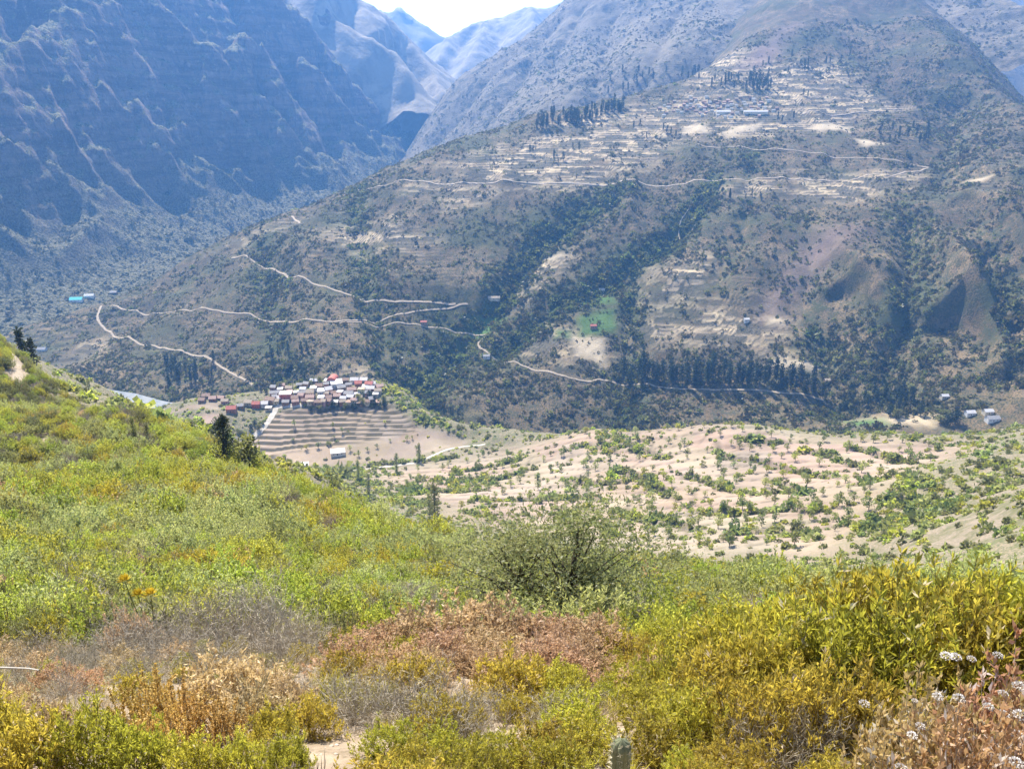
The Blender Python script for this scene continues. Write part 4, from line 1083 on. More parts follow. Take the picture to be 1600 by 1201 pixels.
# ------------------------------------------------------------------ near hillside: shrubs
# mid-distance kinds (seen from 15 m and beyond)
def kinds(mat, n, seed, stem=M_TWIG_D, **k): return [shrub('shrub', seed + i, mat, stem, **k) for i in range(n)]
K_LIME = kinds(M_LIME, 3, 200, h=1.15, r=0.85, twigs=260, per=11, L=0.105, W=0.036, up=0.6, stems=8, lump=0.22)
K_PALE = kinds(M_PALE, 2, 220, M_TWIG, h=1.25, r=0.95, twigs=240, per=11, L=0.10, W=0.04, up=0.4, stems=8, lump=0.2)
K_GREY = kinds(M_TWIG, 2, 240, M_TWIG, h=0.9, r=0.75, twigs=260, per=6, L=0.16, W=0.010, up=0.4, stems=20, stem_r=0.012)
K_OLIVE = kinds(M_OLIVE, 2, 260, h=1.2, r=0.8, twigs=230, per=10, L=0.10, W=0.036, up=0.5, stems=8)
K_GOLD = kinds(M_GOLD, 2, 280, h=1.05, r=0.8, twigs=250, per=11, L=0.12, W=0.028, up=0.7, stems=8)
K_RUST = kinds(M_RUST, 1, 300, h=0.8, r=0.7, twigs=200, per=10, L=0.10, W=0.036, up=0.5, stems=10)
KIND = [('lime', K_LIME, 'lime green leafy shrub'), ('pale', K_PALE, 'pale grey green rounded shrub'), ('grey', K_GREY, 'leafless grey twiggy shrub'), ('olive', K_OLIVE, 'dull olive green shrub'), ('gold', K_GOLD, 'yellow green upright shrub'), ('rust', K_RUST, 'dry rust brown shrub')]
flat_k = [(i, m) for i, (_, ms, _) in enumerate(KIND) for m in ms]
protos = [join_mesh('shrub', a, b) for _, (a, b) in flat_k]
first = {i: [j for j, (k, _) in enumerate(flat_k) if k == i] for i in range(len(KIND))}
def jgrid(x0, x1, y0, y1, sp):
    gx_, gy_ = np.meshgrid(np.arange(x0, x1, sp), np.arange(y0, y1, sp))
    return (gx_ + rng.uniform(-0.45, 0.45, gx_.shape) * sp).ravel(), (gy_ + rng.uniform(-0.45, 0.45, gx_.shape) * sp).ravel()
gx1, gy1 = jgrid(-45, 48, 9.5, 60, 0.68)
gx2, gy2 = jgrid(-250, 110, 60, 330, 1.9)
x = np.r_[gx1, gx2]; y = np.r_[gy1, gy2]
big = np.r_[np.interp(np.hypot(gx1, gy1), [10, 22, 60], [0.52, 0.7, 1.15]), np.full(len(gx2), 1.75)]
zc = hill.at(x, y); u, v = project(np.stack([x, y, zc + 0.8], -1))
ok = (u > -260) & (u < 1860) & (v > 470) & (v < 1300)
# off the brow's hidden back side
e = 1.5
nx = -(hill.at(x + e, y) - hill.at(x - e, y)) / (2 * e); ny = -(hill.at(x, y + e) - hill.at(x, y - e)) / (2 * e)
ok &= -(x * nx + y * ny + zc) > -0.10 * np.hypot(x, y)
n1 = fbm(x, y, 26, 3); n2 = fbm(x + 400, y, 9, 3); n3 = fbm(x - 300, y + 100, 60, 2)
gap = smooth(0.18, 0.34, fbm(x + 70, y - 20, 11, 3))
ok &= rng.random(len(x)) > gap * 0.7
for pix, wd in [([(10, 545), (24, 560), (30, 580), (26, 598)], 1.8), ([(482, 772), (505, 786), (535, 803), (560, 815)], 2.5)]:
    ln = hill.trace(pix)
    if len(ln) > 1: ok &= poly_dist(x, y, [q[:2] for q in ln])[0] > wd
x, y, zc, big, n1, n2, n3 = [a[ok] for a in (x, y, zc, big, n1, n2, n3)]
rr = rng.random(len(x)) + 0.55 * n2
dist = np.hypot(x, y)
kd = np.where(rr < 0.15, 2, np.where(rr < 0.27, 1, np.where(rr < 0.60, 0, np.where(rr < 0.80, 4, np.where(rr < 0.97, 3, 5)))))
kd = np.where((n1 > 0.3) & (rng.random(len(x)) < 0.5), 1, kd)
kd = np.where((n1 < -0.25) & (rng.random(len(x)) < 0.6), 0, kd)
kd = np.where((dist > 230) & (rng.random(len(x)) < 0.4), 3, kd)
s = big * rng.lognormal(0, np.where(dist > 60, 0.34, 0.22), len(x)) * np.where(kd == 1, 1.15, 1.0)
s = np.minimum(s, 2.7)
rgc = np.array([rng.choice(first[k]) for k in kd])
order = np.argsort(dist)
near_i = order[:250]; far_i = order[250:]
for i in near_i:
    k = int(kd[i]); u_, v_ = project((x[i], y[i], zc[i]))
    where = 'left' if u_ < 480 else ('centre' if u_ < 1050 else 'right')
    dd = 'just beyond the foreground plants' if dist[i] < 17 else 'on the near slope'
    plant('slope_shrub', flat_k[rgc[i]][1], (x[i], y[i], zc[i] - 0.05), float(rng.uniform(0, 6.28)), float(s[i]),
          '%s %s %s, %s' % ('low' if s[i] < 0.5 else ('tall' if s[i] > 0.62 else 'mid-sized'), KIND[k][2], dd, {'left': 'towards the left edge', 'centre': 'in the middle', 'right': 'towards the right edge'}[where]), 'shrub', '%ss %s' % (KIND[k][2], dd))
scatter('hillside_scrub', protos, np.stack([x[far_i], y[far_i], zc[far_i] - 0.06], 1), np.stack([s[far_i]] * 2 + [s[far_i] * rng.uniform(0.8, 1.15, len(far_i))], 1), rgc[far_i], 'dense lime and grey green scrub covering the near hillside', 'scrub')
print('hill shrubs', len(x))
# ------------------------------------------------------------------ houses
def poly_mesh(name, V, F, mat):
    me = bpy.data.meshes.new(name); me.from_pydata([tuple(map(float, v)) for v in V], [], F); me.update(); me.materials.append(mat); return me
def child(parent, name, me, loc=(0, 0, 0)):
    o = bpy.data.objects.new(name, me); col.objects.link(o); o.parent = parent; o.location = loc; return o
def bx(x0, x1, y0, y1, z0, z1):
    V = [(x0, y0, z0), (x1, y0, z0), (x1, y1, z0), (x0, y1, z0), (x0, y0, z1), (x1, y0, z1), (x1, y1, z1), (x0, y1, z1)]
    return V, [(0, 3, 2, 1), (4, 5, 6, 7), (0, 1, 5, 4), (1, 2, 6, 5), (2, 3, 7, 6), (3, 0, 4, 7)]
ROOF = {'white': plain('white_tin', (0.58, 0.54, 0.50), 0.6, 0.15, 0.8, 0.15), 'silver': plain('silver_tin', (0.33, 0.305, 0.28), 0.6, 0.2, 0.8, 0.15), 'brown': plain('brown_tile', (0.33, 0.22, 0.155), 0.9, 0.3, 1.2),
        'red': plain('red_roof', (0.44, 0.14, 0.10), 0.7, 0.2, 0.8), 'pink': plain('faded_tile', (0.46, 0.31, 0.24), 0.9, 0.25, 1.0), 'tan': plain('thatch_tan', (0.42, 0.33, 0.23), 0.9, 0.25, 1.0), 'green': plain('turquoise_roof', (0.10, 0.50, 0.45), 0.6, 0.15, 0.8)}
WALLM = {'white': plain('white_plaster', (0.68, 0.65, 0.60), 0.9, 0.15, 0.9), 'adobe': plain('adobe', (0.30, 0.195, 0.125), 0.95, 0.25, 0.9), 'red': plain('red_plaster', (0.46, 0.12, 0.09), 0.9, 0.15, 0.9), 'pink': plain('pink_plaster', (0.50, 0.31, 0.27), 0.9, 0.15, 0.9),
         'brick': plain('brick_wall', (0.34, 0.17, 0.11), 0.95, 0.2, 1.5), 'cream': plain('cream_plaster', (0.58, 0.50, 0.36), 0.9, 0.15, 0.9), 'lime': plain('pale_green_plaster', (0.50, 0.52, 0.30), 0.9, 0.12, 0.9)}
M_DOOR = plain('dark_wood_door', (0.07, 0.05, 0.035), 0.8, 0.3, 2); M_PANE = plain('window_dark', (0.03, 0.035, 0.045), 0.2, 0.2, 2, 0.5)
def house(name, loc, w, d, h, rc, wc, yaw, label, group='houses of the lower village', roof='gable', cat='house', detail=True):
    e = bpy.data.objects.new(name, None); col.objects.link(e); e.location = loc; e.rotation_euler = (0, 0, yaw)
    tag(e, label, cat, group)
    a, b = w / 2, d / 2; r = 0.34 * d if roof == 'gable' else (0.16 * d if roof == 'shed' else 0.0)
    if roof == 'gable':
        V = [(-a, -b, -3), (a, -b, -3), (a, b, -3), (-a, b, -3), (-a, -b, h), (a, -b, h), (a, b, h), (-a, b, h), (-a, 0, h + r), (a, 0, h + r)]
        F = [(0, 1, 5, 4), (2, 3, 7, 6), (1, 2, 6, 9, 5), (3, 0, 4, 8, 7)]
        k, th, ov = r / b, 0.18, 0.45
        RV = []
        for s_, x_ in ((-1, -a - ov), (-1, a + ov), (1, -a - ov), (1, a + ov)):
            yb = s_ * (b + ov); zb = h - k * ov + 0.05
            RV += [(x_, yb, zb), (x_, yb, zb + th), (x_, 0, h + r + 0.05), (x_, 0, h + r + 0.05 + th)]
        RF = [(1, 5, 7, 3), (0, 2, 6, 4), (0, 4, 5, 1), (0, 1, 3, 2), (4, 6, 7, 5), (9, 11, 15, 13), (8, 12, 14, 10), (8, 9, 13, 12), (8, 10, 11, 9), (12, 13, 15, 14)]
    elif roof == 'shed':
        V = [(-a, -b, -3), (a, -b, -3), (a, b, -3), (-a, b, -3), (-a, -b, h), (a, -b, h), (a, b, h + r), (-a, b, h + r)]
        F = [(0, 1, 5, 4), (1, 2, 6, 5), (2, 3, 7, 6), (3, 0, 4, 7)]
        o_ = 0.4
        RV = [(-a - o_, -b - o_, h + 0.03), (a + o_, -b - o_, h + 0.03), (a + o_, b + o_, h + r + 0.03), (-a - o_, b + o_, h + r + 0.03)]; RV += [(x_, y_, z_ + 0.16) for x_, y_, z_ in RV]
        RF = [(0, 3, 2, 1), (4, 5, 6, 7), (0, 1, 5, 4), (1, 2, 6, 5), (2, 3, 7, 6), (3, 0, 4, 7)]
    elif roof == 'vault':
        V, F = bx(-a, a, -b, b, -3, h)
        n = 12; RV, RF = [], []
        for i in range(n + 1):
            an = math.pi * i / n
            for y_ in (-b - 0.4, b + 0.4): RV.append((-(a + 0.3) * math.cos(an), y_, h + 0.05 + (a + 0.3) * math.sin(an) * 0.8))
        RF = [(2 * i, 2 * i + 2, 2 * i + 3, 2 * i + 1) for i in range(n)] + [tuple(2 * i for i in range(n + 1))[::-1], tuple(2 * i + 1 for i in range(n + 1))]
    else:
        V, F = bx(-a, a, -b, b, -3, h); RV, RF = bx(-a - 0.25, a + 0.25, -b - 0.25, b + 0.25, h + 0.02, h + 0.3)
    child(e, 'wall', poly_mesh('wall', V, F, WALLM[wc]))
    child(e, 'roof', poly_mesh('roof', RV, RF, ROOF[rc]))
    if detail:
        dv, df = bx(-0.5, 0.5, -0.04, 0.04, 0, 2.0); child(e, 'door', poly_mesh('door', dv, df, M_DOOR), (-a * 0.1, -b - 0.02, 0.05))
        wv, wf = bx(-0.5, 0.5, -0.04, 0.04, 0, 0.9); wm = poly_mesh('window', wv, wf, M_PANE)
        for fl in range(2 if h > 4.5 else 1):
            for xx in (-a * 0.62, a * 0.5): child(e, 'window', wm, (xx, -b - 0.02, 1.0 + 2.8 * fl))
    return e
LOW = [  # photo position of the foot, width, depth, wall height, roof colour, wall colour, turn, roof form
    (526, 603, 15, 12, 4.5, 'white', 'white', 0.3, 'shed'), (554, 597, 11, 7, 3.5, 'white', 'white', 0.1, 'gable'), (569, 597, 10, 7, 3.5, 'white', 'cream', -0.1, 'gable'), (560, 603, 9, 7, 4, 'red', 'brick', 0.2, 'gable'), (577, 603, 10, 7, 3.5, 'red', 'pink', -0.1, 'gable'),
    (571, 607, 8, 6, 3.0, 'white', 'white', 0.0, 'shed'), (540, 597, 9, 6, 3.2, 'brown', 'adobe', 0.15, 'gable'), (512, 598, 8, 6, 3.2, 'white', 'cream', -0.1, 'shed'), (491, 598, 10, 6, 3.2, 'white', 'adobe', 0.0, 'gable'), (485, 616, 10, 8, 3.4, 'tan', 'cream', 0.1, 'gable'),
    (502, 615, 9, 8, 4.0, 'white', 'white', 0.15, 'shed'), (513, 612, 9, 8, 3.6, 'white', 'pink', 0.5, 'gable'), (533, 609, 11, 7, 3.6, 'silver', 'adobe', 0.45, 'gable'), (550, 612, 12, 6, 3.4, 'pink', 'brick', 0.1, 'gable'), (579, 610, 11, 7, 3.2, 'white', 'brick', 0.0, 'gable'),
    (565, 613, 9, 7, 4.8, 'tan', 'lime', 0.0, 'flat'), (545, 618, 12, 7, 3.4, 'silver', 'adobe', 0.05, 'gable'), (587, 619, 7, 5, 3, 'white', 'cream', 0.1, 'shed'), (474, 611, 8, 6, 3.2, 'white', 'white', -0.05, 'gable'), (463, 616, 6, 5, 2.8, 'white', 'white', 0.2, 'shed'),
    (447, 622, 15, 8, 5.8, 'white', 'red', 0.05, 'shed'), (430, 617, 13, 6, 3.2, 'silver', 'adobe', 0.2, 'gable'), (452, 609, 9, 6, 3, 'tan', 'cream', -0.1, 'gable'), (424, 628, 14, 8, 3.6, 'brown', 'adobe', -0.35, 'gable'), (447, 631, 9, 6, 3.0, 'silver', 'adobe', 0.05, 'gable'),
    (461, 625, 9, 7, 3.4, 'brown', 'adobe', 0.15, 'gable'), (485, 624, 11, 7, 3.4, 'pink', 'brick', 0.0, 'gable'), (502, 624, 8, 6, 3.0, 'white', 'white', 0.1, 'shed'), (514, 624, 8, 6, 3.2, 'brown', 'adobe', 0.2, 'gable'), (527, 622, 9, 7, 3.4, 'pink', 'adobe', 0.1, 'gable'),
    (495, 631, 16, 6, 2.8, 'brown', 'adobe', 0.02, 'gable'), (524, 631, 7, 6, 2.8, 'white', 'cream', 0.1, 'shed'), (537, 625, 8, 6, 3.0, 'white', 'white', -0.1, 'gable'), (476, 629, 8, 6, 3.0, 'brown', 'adobe', 0.1, 'gable'), (561, 624, 9, 6, 3.0, 'tan', 'adobe', 0.1, 'gable'),
    (499, 606, 9, 7, 3.2, 'brown', 'adobe', 0.1, 'gable'), (521, 617, 7, 6, 3.0, 'brown', 'adobe', 0.4, 'gable'), (490, 609, 8, 6, 3.0, 'white', 'white', 0.1, 'shed'), (583, 602, 7, 6, 3.0, 'white', 'white', 0.0, 'gable'), (468, 604, 7, 5, 3.0, 'silver', 'adobe', 0.1, 'gable'),
    (438, 611, 7, 5, 3.0, 'white', 'cream', 0.1, 'shed'), (510, 603, 7, 5, 3.0, 'silver', 'brick', 0.2, 'gable'), (545, 604, 8, 5, 3.2, 'silver', 'cream', 0.3, 'gable'),
    (362, 643, 12, 8, 4.2, 'red', 'brick', 0.15, 'gable'), (401, 636, 10, 7, 4.6, 'red', 'red', 0.05, 'gable'), (414, 634, 9, 7, 3.4, 'white', 'white', 0.1, 'gable'), (389, 632, 10, 7, 3.4, 'tan', 'cream', -0.1, 'gable'), (323, 622, 10, 7, 3.4, 'brown', 'adobe', 0.1, 'gable'), (304, 617, 11, 7, 3.4, 'white', 'white', 0.05, 'gable'),
    (333, 626, 9, 7, 3.4, 'pink', 'brick', 0.1, 'gable'), (346, 625, 9, 6, 3.2, 'pink', 'adobe', -0.1, 'gable'), (352, 630, 9, 6, 3.4, 'tan', 'pink', 0.1, 'gable'), (337, 618, 8, 6, 3.2, 'brown', 'adobe', 0.1, 'gable'), (376, 637, 8, 6, 3.0, 'silver', 'adobe', 0.2, 'gable'), (316, 628, 8, 6, 3.0, 'brown', 'adobe', 0.0, 'gable'),
    (476, 730, 9, 6, 3.4, 'white', 'white', 0.2, 'shed'), (528, 708, 17, 12, 2.6, 'white', 'white', 0.25, 'flat'), (420, 640, 8, 6, 3.0, 'white', 'cream', 0.1, 'flat'),
]
_r = np.random.default_rng(21); _taken = [(q[0], q[1]) for q in LOW]
for _ in range(400):
    u, v = _r.uniform(428, 594), _r.uniform(600, 632)
    if v < 600 + abs(u - 530) * 0.06 or any(abs(u - a) < 8.5 and abs(v - b) < 4.2 for a, b in _taken): continue
    _taken.append((u, v)); LOW.append((u, v, _r.uniform(6, 9.5), _r.uniform(5, 7), _r.uniform(2.8, 3.8), str(_r.choice(['pink', 'brown', 'white', 'silver', 'tan', 'pink'])), str(_r.choice(['adobe', 'brick', 'cream', 'pink'])), _r.uniform(-0.3, 0.5), str(_r.choice(['gable', 'gable', 'shed']))))
MARKS = [((520, 592), 'the red vaulted hall'), ((447, 622), 'the two storey red building'), ((428, 640), 'the village road'), ((577, 603), 'the red roofs at the right end'), ((505, 630), 'the terrace edge'), ((335, 624), 'the small left cluster'), ((362, 643), 'the red roofed house by the left field'), ((480, 600), 'the trees at the back')]
WORDS = {'white': 'white roofed', 'silver': 'silver tin roofed', 'brown': 'brown tile roofed', 'red': 'red roofed', 'pink': 'pinkish tile roofed', 'tan': 'tan roofed', 'green': 'turquoise roofed'}
used = {}
def uniq(lab):
    used[lab] = used.get(lab, 0) + 1
    k = used[lab]
    return lab if k == 1 else lab + [', second one', ', third one', ', fourth one', ', fifth one'][min(k - 2, 3)]
hh = house('village_hall', (0, 0, 0), 10, 13, 3.5, 'red', 'white', -0.1, 'red barrel vaulted hall with white walls at the back of the lower village', roof='vault', cat='hall')
hp = valley.hit([520], [597])[0]; hh.location = (hp[0], hp[1], hp[2] + 0.2)
for (u, v, w, d, h, rc, wc, yw, rf) in LOW:
    p = valley.hit([u], [v])[0]
    if np.isnan(p[0]): continue
    md = min(MARKS, key=lambda m: (m[0][0] - u) ** 2 + 2.5 * (m[0][1] - v) ** 2)
    du, dv = u - md[0][0], v - md[0][1]
    rel = 'beside' if abs(du) + abs(dv) < 5 else (('right of' if du > 0 else 'left of') if abs(du) > 1.4 * abs(dv) else ('in front of' if dv > 0 else 'behind'))
    size = 'long' if w > 11 else ('small' if w < 8.5 else '')
    wallw = {'adobe': 'adobe', 'white': 'white', 'cream': 'cream', 'red': 'red walled', 'pink': 'pink', 'brick': 'brick', 'lime': 'pale green'}[wc]
    lab = ' '.join(('%s %s %s house %s %s' % (size, WORDS[rc], wallw, rel, md[1])).split())
    if len(lab.split()) > 12: lab = ' '.join(('%s house %s %s' % (WORDS[rc], rel, md[1])).split())
    if (u, v) == (447, 622): lab = 'two storey red building with white roof at the left of the lower village'
    if (u, v) == (526, 603): lab = 'large bright white roofed building in the middle of the lower village'
    if (u, v) == (476, 730): lab = 'lone white shed below the big field near the valley road'
    if (u, v) == (528, 708): lab = 'low flat white building at the lower edge of the big field'
    if (u, v) == (362, 643): lab = 'red roofed brick house at the end of the left field'
    house('village_house', (p[0], p[1], p[2] + 0.2), w * 0.86, d * 1.0, h, rc, wc, yw, uniq(lab), roof=rf)
for i, (S, u, v, w, d, rc, wc, lab, gr) in enumerate([
    (mountain, 120, 470, 26, 14, 'green', 'white', 'turquoise roofed building by the river at the far left', None), (mountain, 140, 464, 20, 10, 'white', 'white', 'white roofed building right of the turquoise roof by the river', None), (mountain, 178, 459, 14, 9, 'silver', 'adobe', 'silver roofed house at the river road bend', None),
    (mountain, 66, 548, 14, 9, 'silver', 'white', 'silver roofed house on the far left river bank', None), (mountain, 1515, 648, 11, 7, 'white', 'white', 'leftmost white roof of the hamlet at the right edge', None), (mountain, 1543, 646, 11, 7, 'white', 'cream', 'middle white roof of the hamlet at the right edge', None),
    (mountain, 1550, 657, 15, 8, 'silver', 'white', 'long silver roofed shed of the hamlet at the right edge', None), (mountain, 1475, 622, 9, 6, 'white', 'cream', 'small white roofed hut beside the big dark trees on the right', None), (mountain, 1166, 502, 8, 5, 'white', 'white', 'lone white hut on the tan terraces of the mountain', None),
    (mountain, 662, 506, 10, 6, 'red', 'adobe', 'red roofed hut beside the lower mountain road', None), (mountain, 927, 512, 10, 6, 'red', 'adobe', 'red roofed hut between the green plots', None), (mountain, 772, 468, 20, 7, 'tan', 'cream', 'long tan roofed house above the small green terraces', None), (mountain, 760, 559, 10, 6, 'silver', 'white', 'silver roofed hut just below the mountain road bend', None),
    (mountain, 1293, 597, 10, 6, 'tan', 'adobe', 'tan hut at the right end of the eucalyptus row', None), (mountain, 940, 455, 9, 5, 'silver', 'white', 'small silver hut above the green plots', None)]):
    p = S.hit([u], [v])[0]
    if np.isnan(p[0]): p = wall.hit([u], [v])[0]
    if not np.isnan(p[0]): house('outlying_house', (p[0], p[1], p[2] + 0.3), w, d, 3.4, rc, wc, 0.1, lab, 'houses outside the villages')
# upper village on its shelf
kinds_u = []
cu = rng.normal(0, 1, (500, 2)); upts = []
for q in cu:
    u, v = 1110 + q[0] * 48, 168 + q[1] * 8.0
    if not (1030 < u < 1215 and 152 < v < 186): continue
    if all(((u - a) / 7.0) ** 2 + ((v - b) / 3.2) ** 2 > 1 for a, b in upts): upts.append((u, v))
    if len(upts) > 80: break
hp = mountain.hit([a for a, b in upts], [b for a, b in upts], y0=1500)
cols = ['silver', 'pink', 'silver', 'brown', 'pink', 'tan', 'brown', 'silver']
for (u, v), p in zip(upts, hp):
    if np.isnan(p[0]): continue
    rc = cols[int(rng.integers(len(cols)))]; big_ = rng.uniform(5.5, 10)
    part_ = ('left' if u < 1075 else ('right' if u > 1150 else 'middle')) + (' back' if v < 163 else (' front' if v > 174 else ''))
    house('upper_village_house', (p[0], p[1], p[2] + 0.3), big_, rng.uniform(4.5, 7), 2.8, rc  , 'adobe' if rc in ('brown', 'pink', 'tan') else 'cream', rng.uniform(-0.3, 0.3), '%s %s house in the %s part of the upper village' % ('large' if big_ > 8 else 'small', WORDS[rc], part_), 'houses of the upper village', detail=False)
for u, v, w in [(1130, 178, 32), (1180, 178, 55)]:
    p = mountain.hit([u], [v], y0=1500)[0]; house('upper_village_shed', (p[0], p[1], p[2] + 0.5), w, 9, 4, 'white', 'cream', 0.0, '%s white roofed hall along the front of the upper village' % ('longest' if w > 40 else 'shorter long'), 'long sheds of the upper village', detail=False, cat='shed')

# ------------------------------------------------------------------ tall trees
EUC = [tree('eucalyptus', 400 + i, M_DARK, M_BARK, h=24, crown_r=[2.6, 3.6, 4.6, 3.0][i], crown_z=[0.3, 0.16, 0.24, 0.12][i], trunk_r=0.4, blobs=14, per=24, L=2.0, W=1.1, shape='column', limbs=6, lean=0.02) for i in range(4)]
BROAD = [tree('broad_tree', 420 + i, [M_DARK, M_OLIVE][i], M_BARK, h=11, crown_r=5.0, crown_z=0.25, trunk_r=0.4, blobs=18, per=34, L=1.3, W=0.8, limbs=8) for i in range(2)]
CON = tree('conifer', 440, M_DARK, M_BARK, h=9, crown_r=3.6, crown_z=0.08, trunk_r=0.3, blobs=34, per=60, L=0.6, W=0.16, shape='cone', limbs=16)
POP = [tree('poplar', 450 + i, [M_OLIVE, M_GREEN][i], M_BARK, h=12, crown_r=1.5, crown_z=0.08, trunk_r=0.2, blobs=16, per=40, L=0.6, W=0.35, shape='column', limbs=6, lean=0.01) for i in range(2)]
def grove(S, us, vs_, protos, label, group, smin=0.8, smax=1.25, y0=None, name='eucalyptus_tree'):
    us = np.asarray(us, float); hp = S.hit(us, vs_, y0=y0); q1, q2 = np.quantile(us, [0.33, 0.67])
    for p, u_ in zip(hp, us):
        if np.isnan(p[0]): continue
        third = 'left end' if u_ < q1 else ('right end' if u_ > q2 else 'middle')
        s = float(rng.uniform(smin, smax))
        plant(name, protos[int(rng.integers(len(protos)))], (p[0], p[1], p[2] - 0.3), float(rng.uniform(0, 6.28)), s, ('tall ' if s > (smin + smax) / 2 else 'shorter ') + label + ', ' + third, 'tree', group, ('trunk', 'crown'), float(rng.uniform(0.8, 1.2)))
n = 56; uu = np.linspace(982, 1282, n) + rng.normal(0, 3, n)
grove(mountain, uu, np.interp(uu, [980, 1050, 1120, 1200, 1290], [603, 604, 606, 606, 622]) - rng.uniform(-2, 16, n), EUC, 'dark eucalyptus in the long row along the lower mountain road', 'eucalyptus row along the lower road', 1.0, 1.55)
n = 28; grove(mountain, rng.uniform(1300, 1440, n), rng.uniform(612, 652, n), EUC + BROAD, 'dark tree in the grove right of the eucalyptus row', 'grove at the lower right', 0.7, 1.2)
grove(mountain, [1468, 1480, 1492, 1476, 1390, 1400], [662, 665, 663, 655, 650, 655], BROAD, 'broad dark tree in the clump above the small right hand fields', 'broad clump at the lower right', 1.1, 1.7, name='broad_tree')
n = 20; grove(mountain, rng.uniform(255, 335, n), rng.uniform(568, 602, n), EUC, 'dark eucalyptus in the grove above the river', 'grove above the river', 0.7, 1.05)
n = 12; grove(mountain, rng.uniform(415, 480, n), rng.uniform(535, 600, n), EUC, 'dark eucalyptus on the slope behind the lower village', 'trees behind the lower village', 0.5, 0.9)
n = 66; uu = rng.uniform(836, 974, n); grove(mountain, uu, np.interp(uu, [838, 900, 972], [199, 190, 178]) + rng.uniform(-12, 6, n), EUC, 'blue green eucalyptus in the dense wood left of the upper village', 'wood left of the upper village', 0.75, 1.2, 1500)
n = 20; grove(mountain, rng.uniform(1165, 1212, n), rng.uniform(122, 142, n), EUC, 'blue green eucalyptus in the square grove behind the upper village', 'square grove behind the upper village', 0.8, 1.2, 1500)
n = 13; grove(mountain, rng.uniform(1070, 1160, n), rng.uniform(124, 140, n), EUC, 'blue green eucalyptus in the loose row behind the upper village', 'loose row behind the upper village', 0.6, 1.0, 1500)
n = 16; grove(mountain, rng.uniform(1370, 1450, n), rng.uniform(200, 228, n), EUC, 'blue green eucalyptus on the right shoulder below the terraces', 'trees on the right shoulder', 0.6, 1.0, 1400)
n = 14; grove(mountain, rng.uniform(1190, 1330, n), rng.uniform(88, 112, n), EUC, 'blue green eucalyptus high above the upper village', 'trees high above the upper village', 0.5, 0.9, 1500)
grove(mountain, [828, 833, 866, 872, 880, 895, 905, 1036, 1042, 1048, 1056, 1215, 1222, 1240, 1255, 1262, 990, 1000, 1010], [240, 238, 252, 255, 252, 232, 235, 205, 206, 212, 215, 190, 192, 188, 150, 152, 200, 196, 215], EUC, 'eucalyptus standing among the upper terraces', 'single trees among the upper terraces', 0.5, 0.95, 1400)
n = 9; grove(mountain, rng.uniform(1110, 1190, n), rng.uniform(300, 314, n), EUC, 'eucalyptus in the row below the upper track', 'row below the upper track', 0.4, 0.7)
n = 12; grove(mountain, rng.uniform(785, 805, n), rng.uniform(400, 470, n), BROAD, 'dark tree in the gully above the small green terraces', 'trees in the gully', 0.5, 0.9)
grove(valley, [408, 412, 416, 437, 470, 480, 500, 560, 578, 585, 592, 600, 566], [612, 609, 615, 607, 601, 600, 597, 627, 622, 626, 630, 628, 634], BROAD, 'dark tree at the edge of the lower village', 'trees around the lower village', 0.45, 0.85, name='village_tree')
grove(valley, [372, 377, 392, 398, 405, 330, 345, 300], [676, 680, 670, 664, 672, 690, 684, 680], BROAD, 'dark tree beside the village road below the houses', 'trees beside the village road', 0.5, 0.8, name='village_tree')
n = 24; grove(back, rng.uniform(950, 1120, n), rng.uniform(112, 150, n), EUC, 'hazy eucalyptus on the foot of the back mountain behind the upper village', 'hazy wood on the back mountain', 0.8, 1.3)
grove(valley, np.linspace(486, 600, 24), np.interp(np.linspace(486, 600, 24), [486, 530, 600], [640, 640, 634]) + rng.uniform(-2, 2, 24), BROAD + [TREE_F[0], TREE_F[3]], 'tree in the row along the top of the village terraces', 'trees along the top of the village terraces', 0.4, 0.75, name='village_tree')
grove(valley, rng.uniform(430, 505, 10), rng.uniform(597, 603, 10), [TREE_F[0], TREE_F[1]], 'green tree at the back edge of the lower village', 'trees at the back of the lower village', 1.2, 1.9, name='village_tree')
def at_tree(S, u, vb, vt, mesh, hproto, name, label, y0=None):
    p = S.hit([u], [vb], y0=y0)[0]
    if np.isnan(p[0]):
        Yb = {392: 165, 388: 160, 40: 262, 52: 258}.get(u, 200); xx = (u - PW / 2) / FPX * Yb * 1.05; p = (xx, Yb, float(hill.at(xx, Yb)))
    t_ = P(u, vt, p[1]); s = (t_[2] - p[2]) / hproto
    plant(name, mesh, (p[0], p[1], p[2] - 0.2), float(rng.uniform(0, 6.28)), s, label, 'tree', None, ('trunk', 'crown'))
at_tree(hill, 352, 726, 648, CON, 9, 'conifer_tree', 'big dark conifer at the lower edge of the near hillside')
at_tree(hill, 388, 735, 682, BROAD[1], 11, 'olive_tree', 'lower dull green tree right of the big dark conifer')
at_tree(hill, 212, 692, 648, POP[0], 12, 'slender_tree', 'slender dark tree on the left brow, left one of two')
at_tree(hill, 233, 698, 658, POP[0], 12, 'slender_tree', 'slender dark tree on the left brow, right one of two')
at_tree(hill, 40, 566, 512, EUC[0], 24, 'eucalyptus_tree', 'dark eucalyptus beside the road bend at the left edge')
at_tree(hill, 52, 572, 528, EUC[1], 24, 'eucalyptus_tree', 'lower eucalyptus right of the road bend at the left edge')
at_tree(valley, 577, 775, 740, POP[0], 12, 'cypress_tree', 'dark column cypress below the valley road')
at_tree(valley, 680, 822, 752, POP[0], 12, 'poplar_tree', 'tall slender poplar in the green gully below the fields')
at_tree(valley, 672, 818, 770, POP[0], 12, 'poplar_tree', 'lower slender poplar left of the tall one in the gully')
at_tree(valley, 655, 722, 692, POP[1], 12, 'poplar_tree', 'leafy green poplar at the lower edge of the big field')
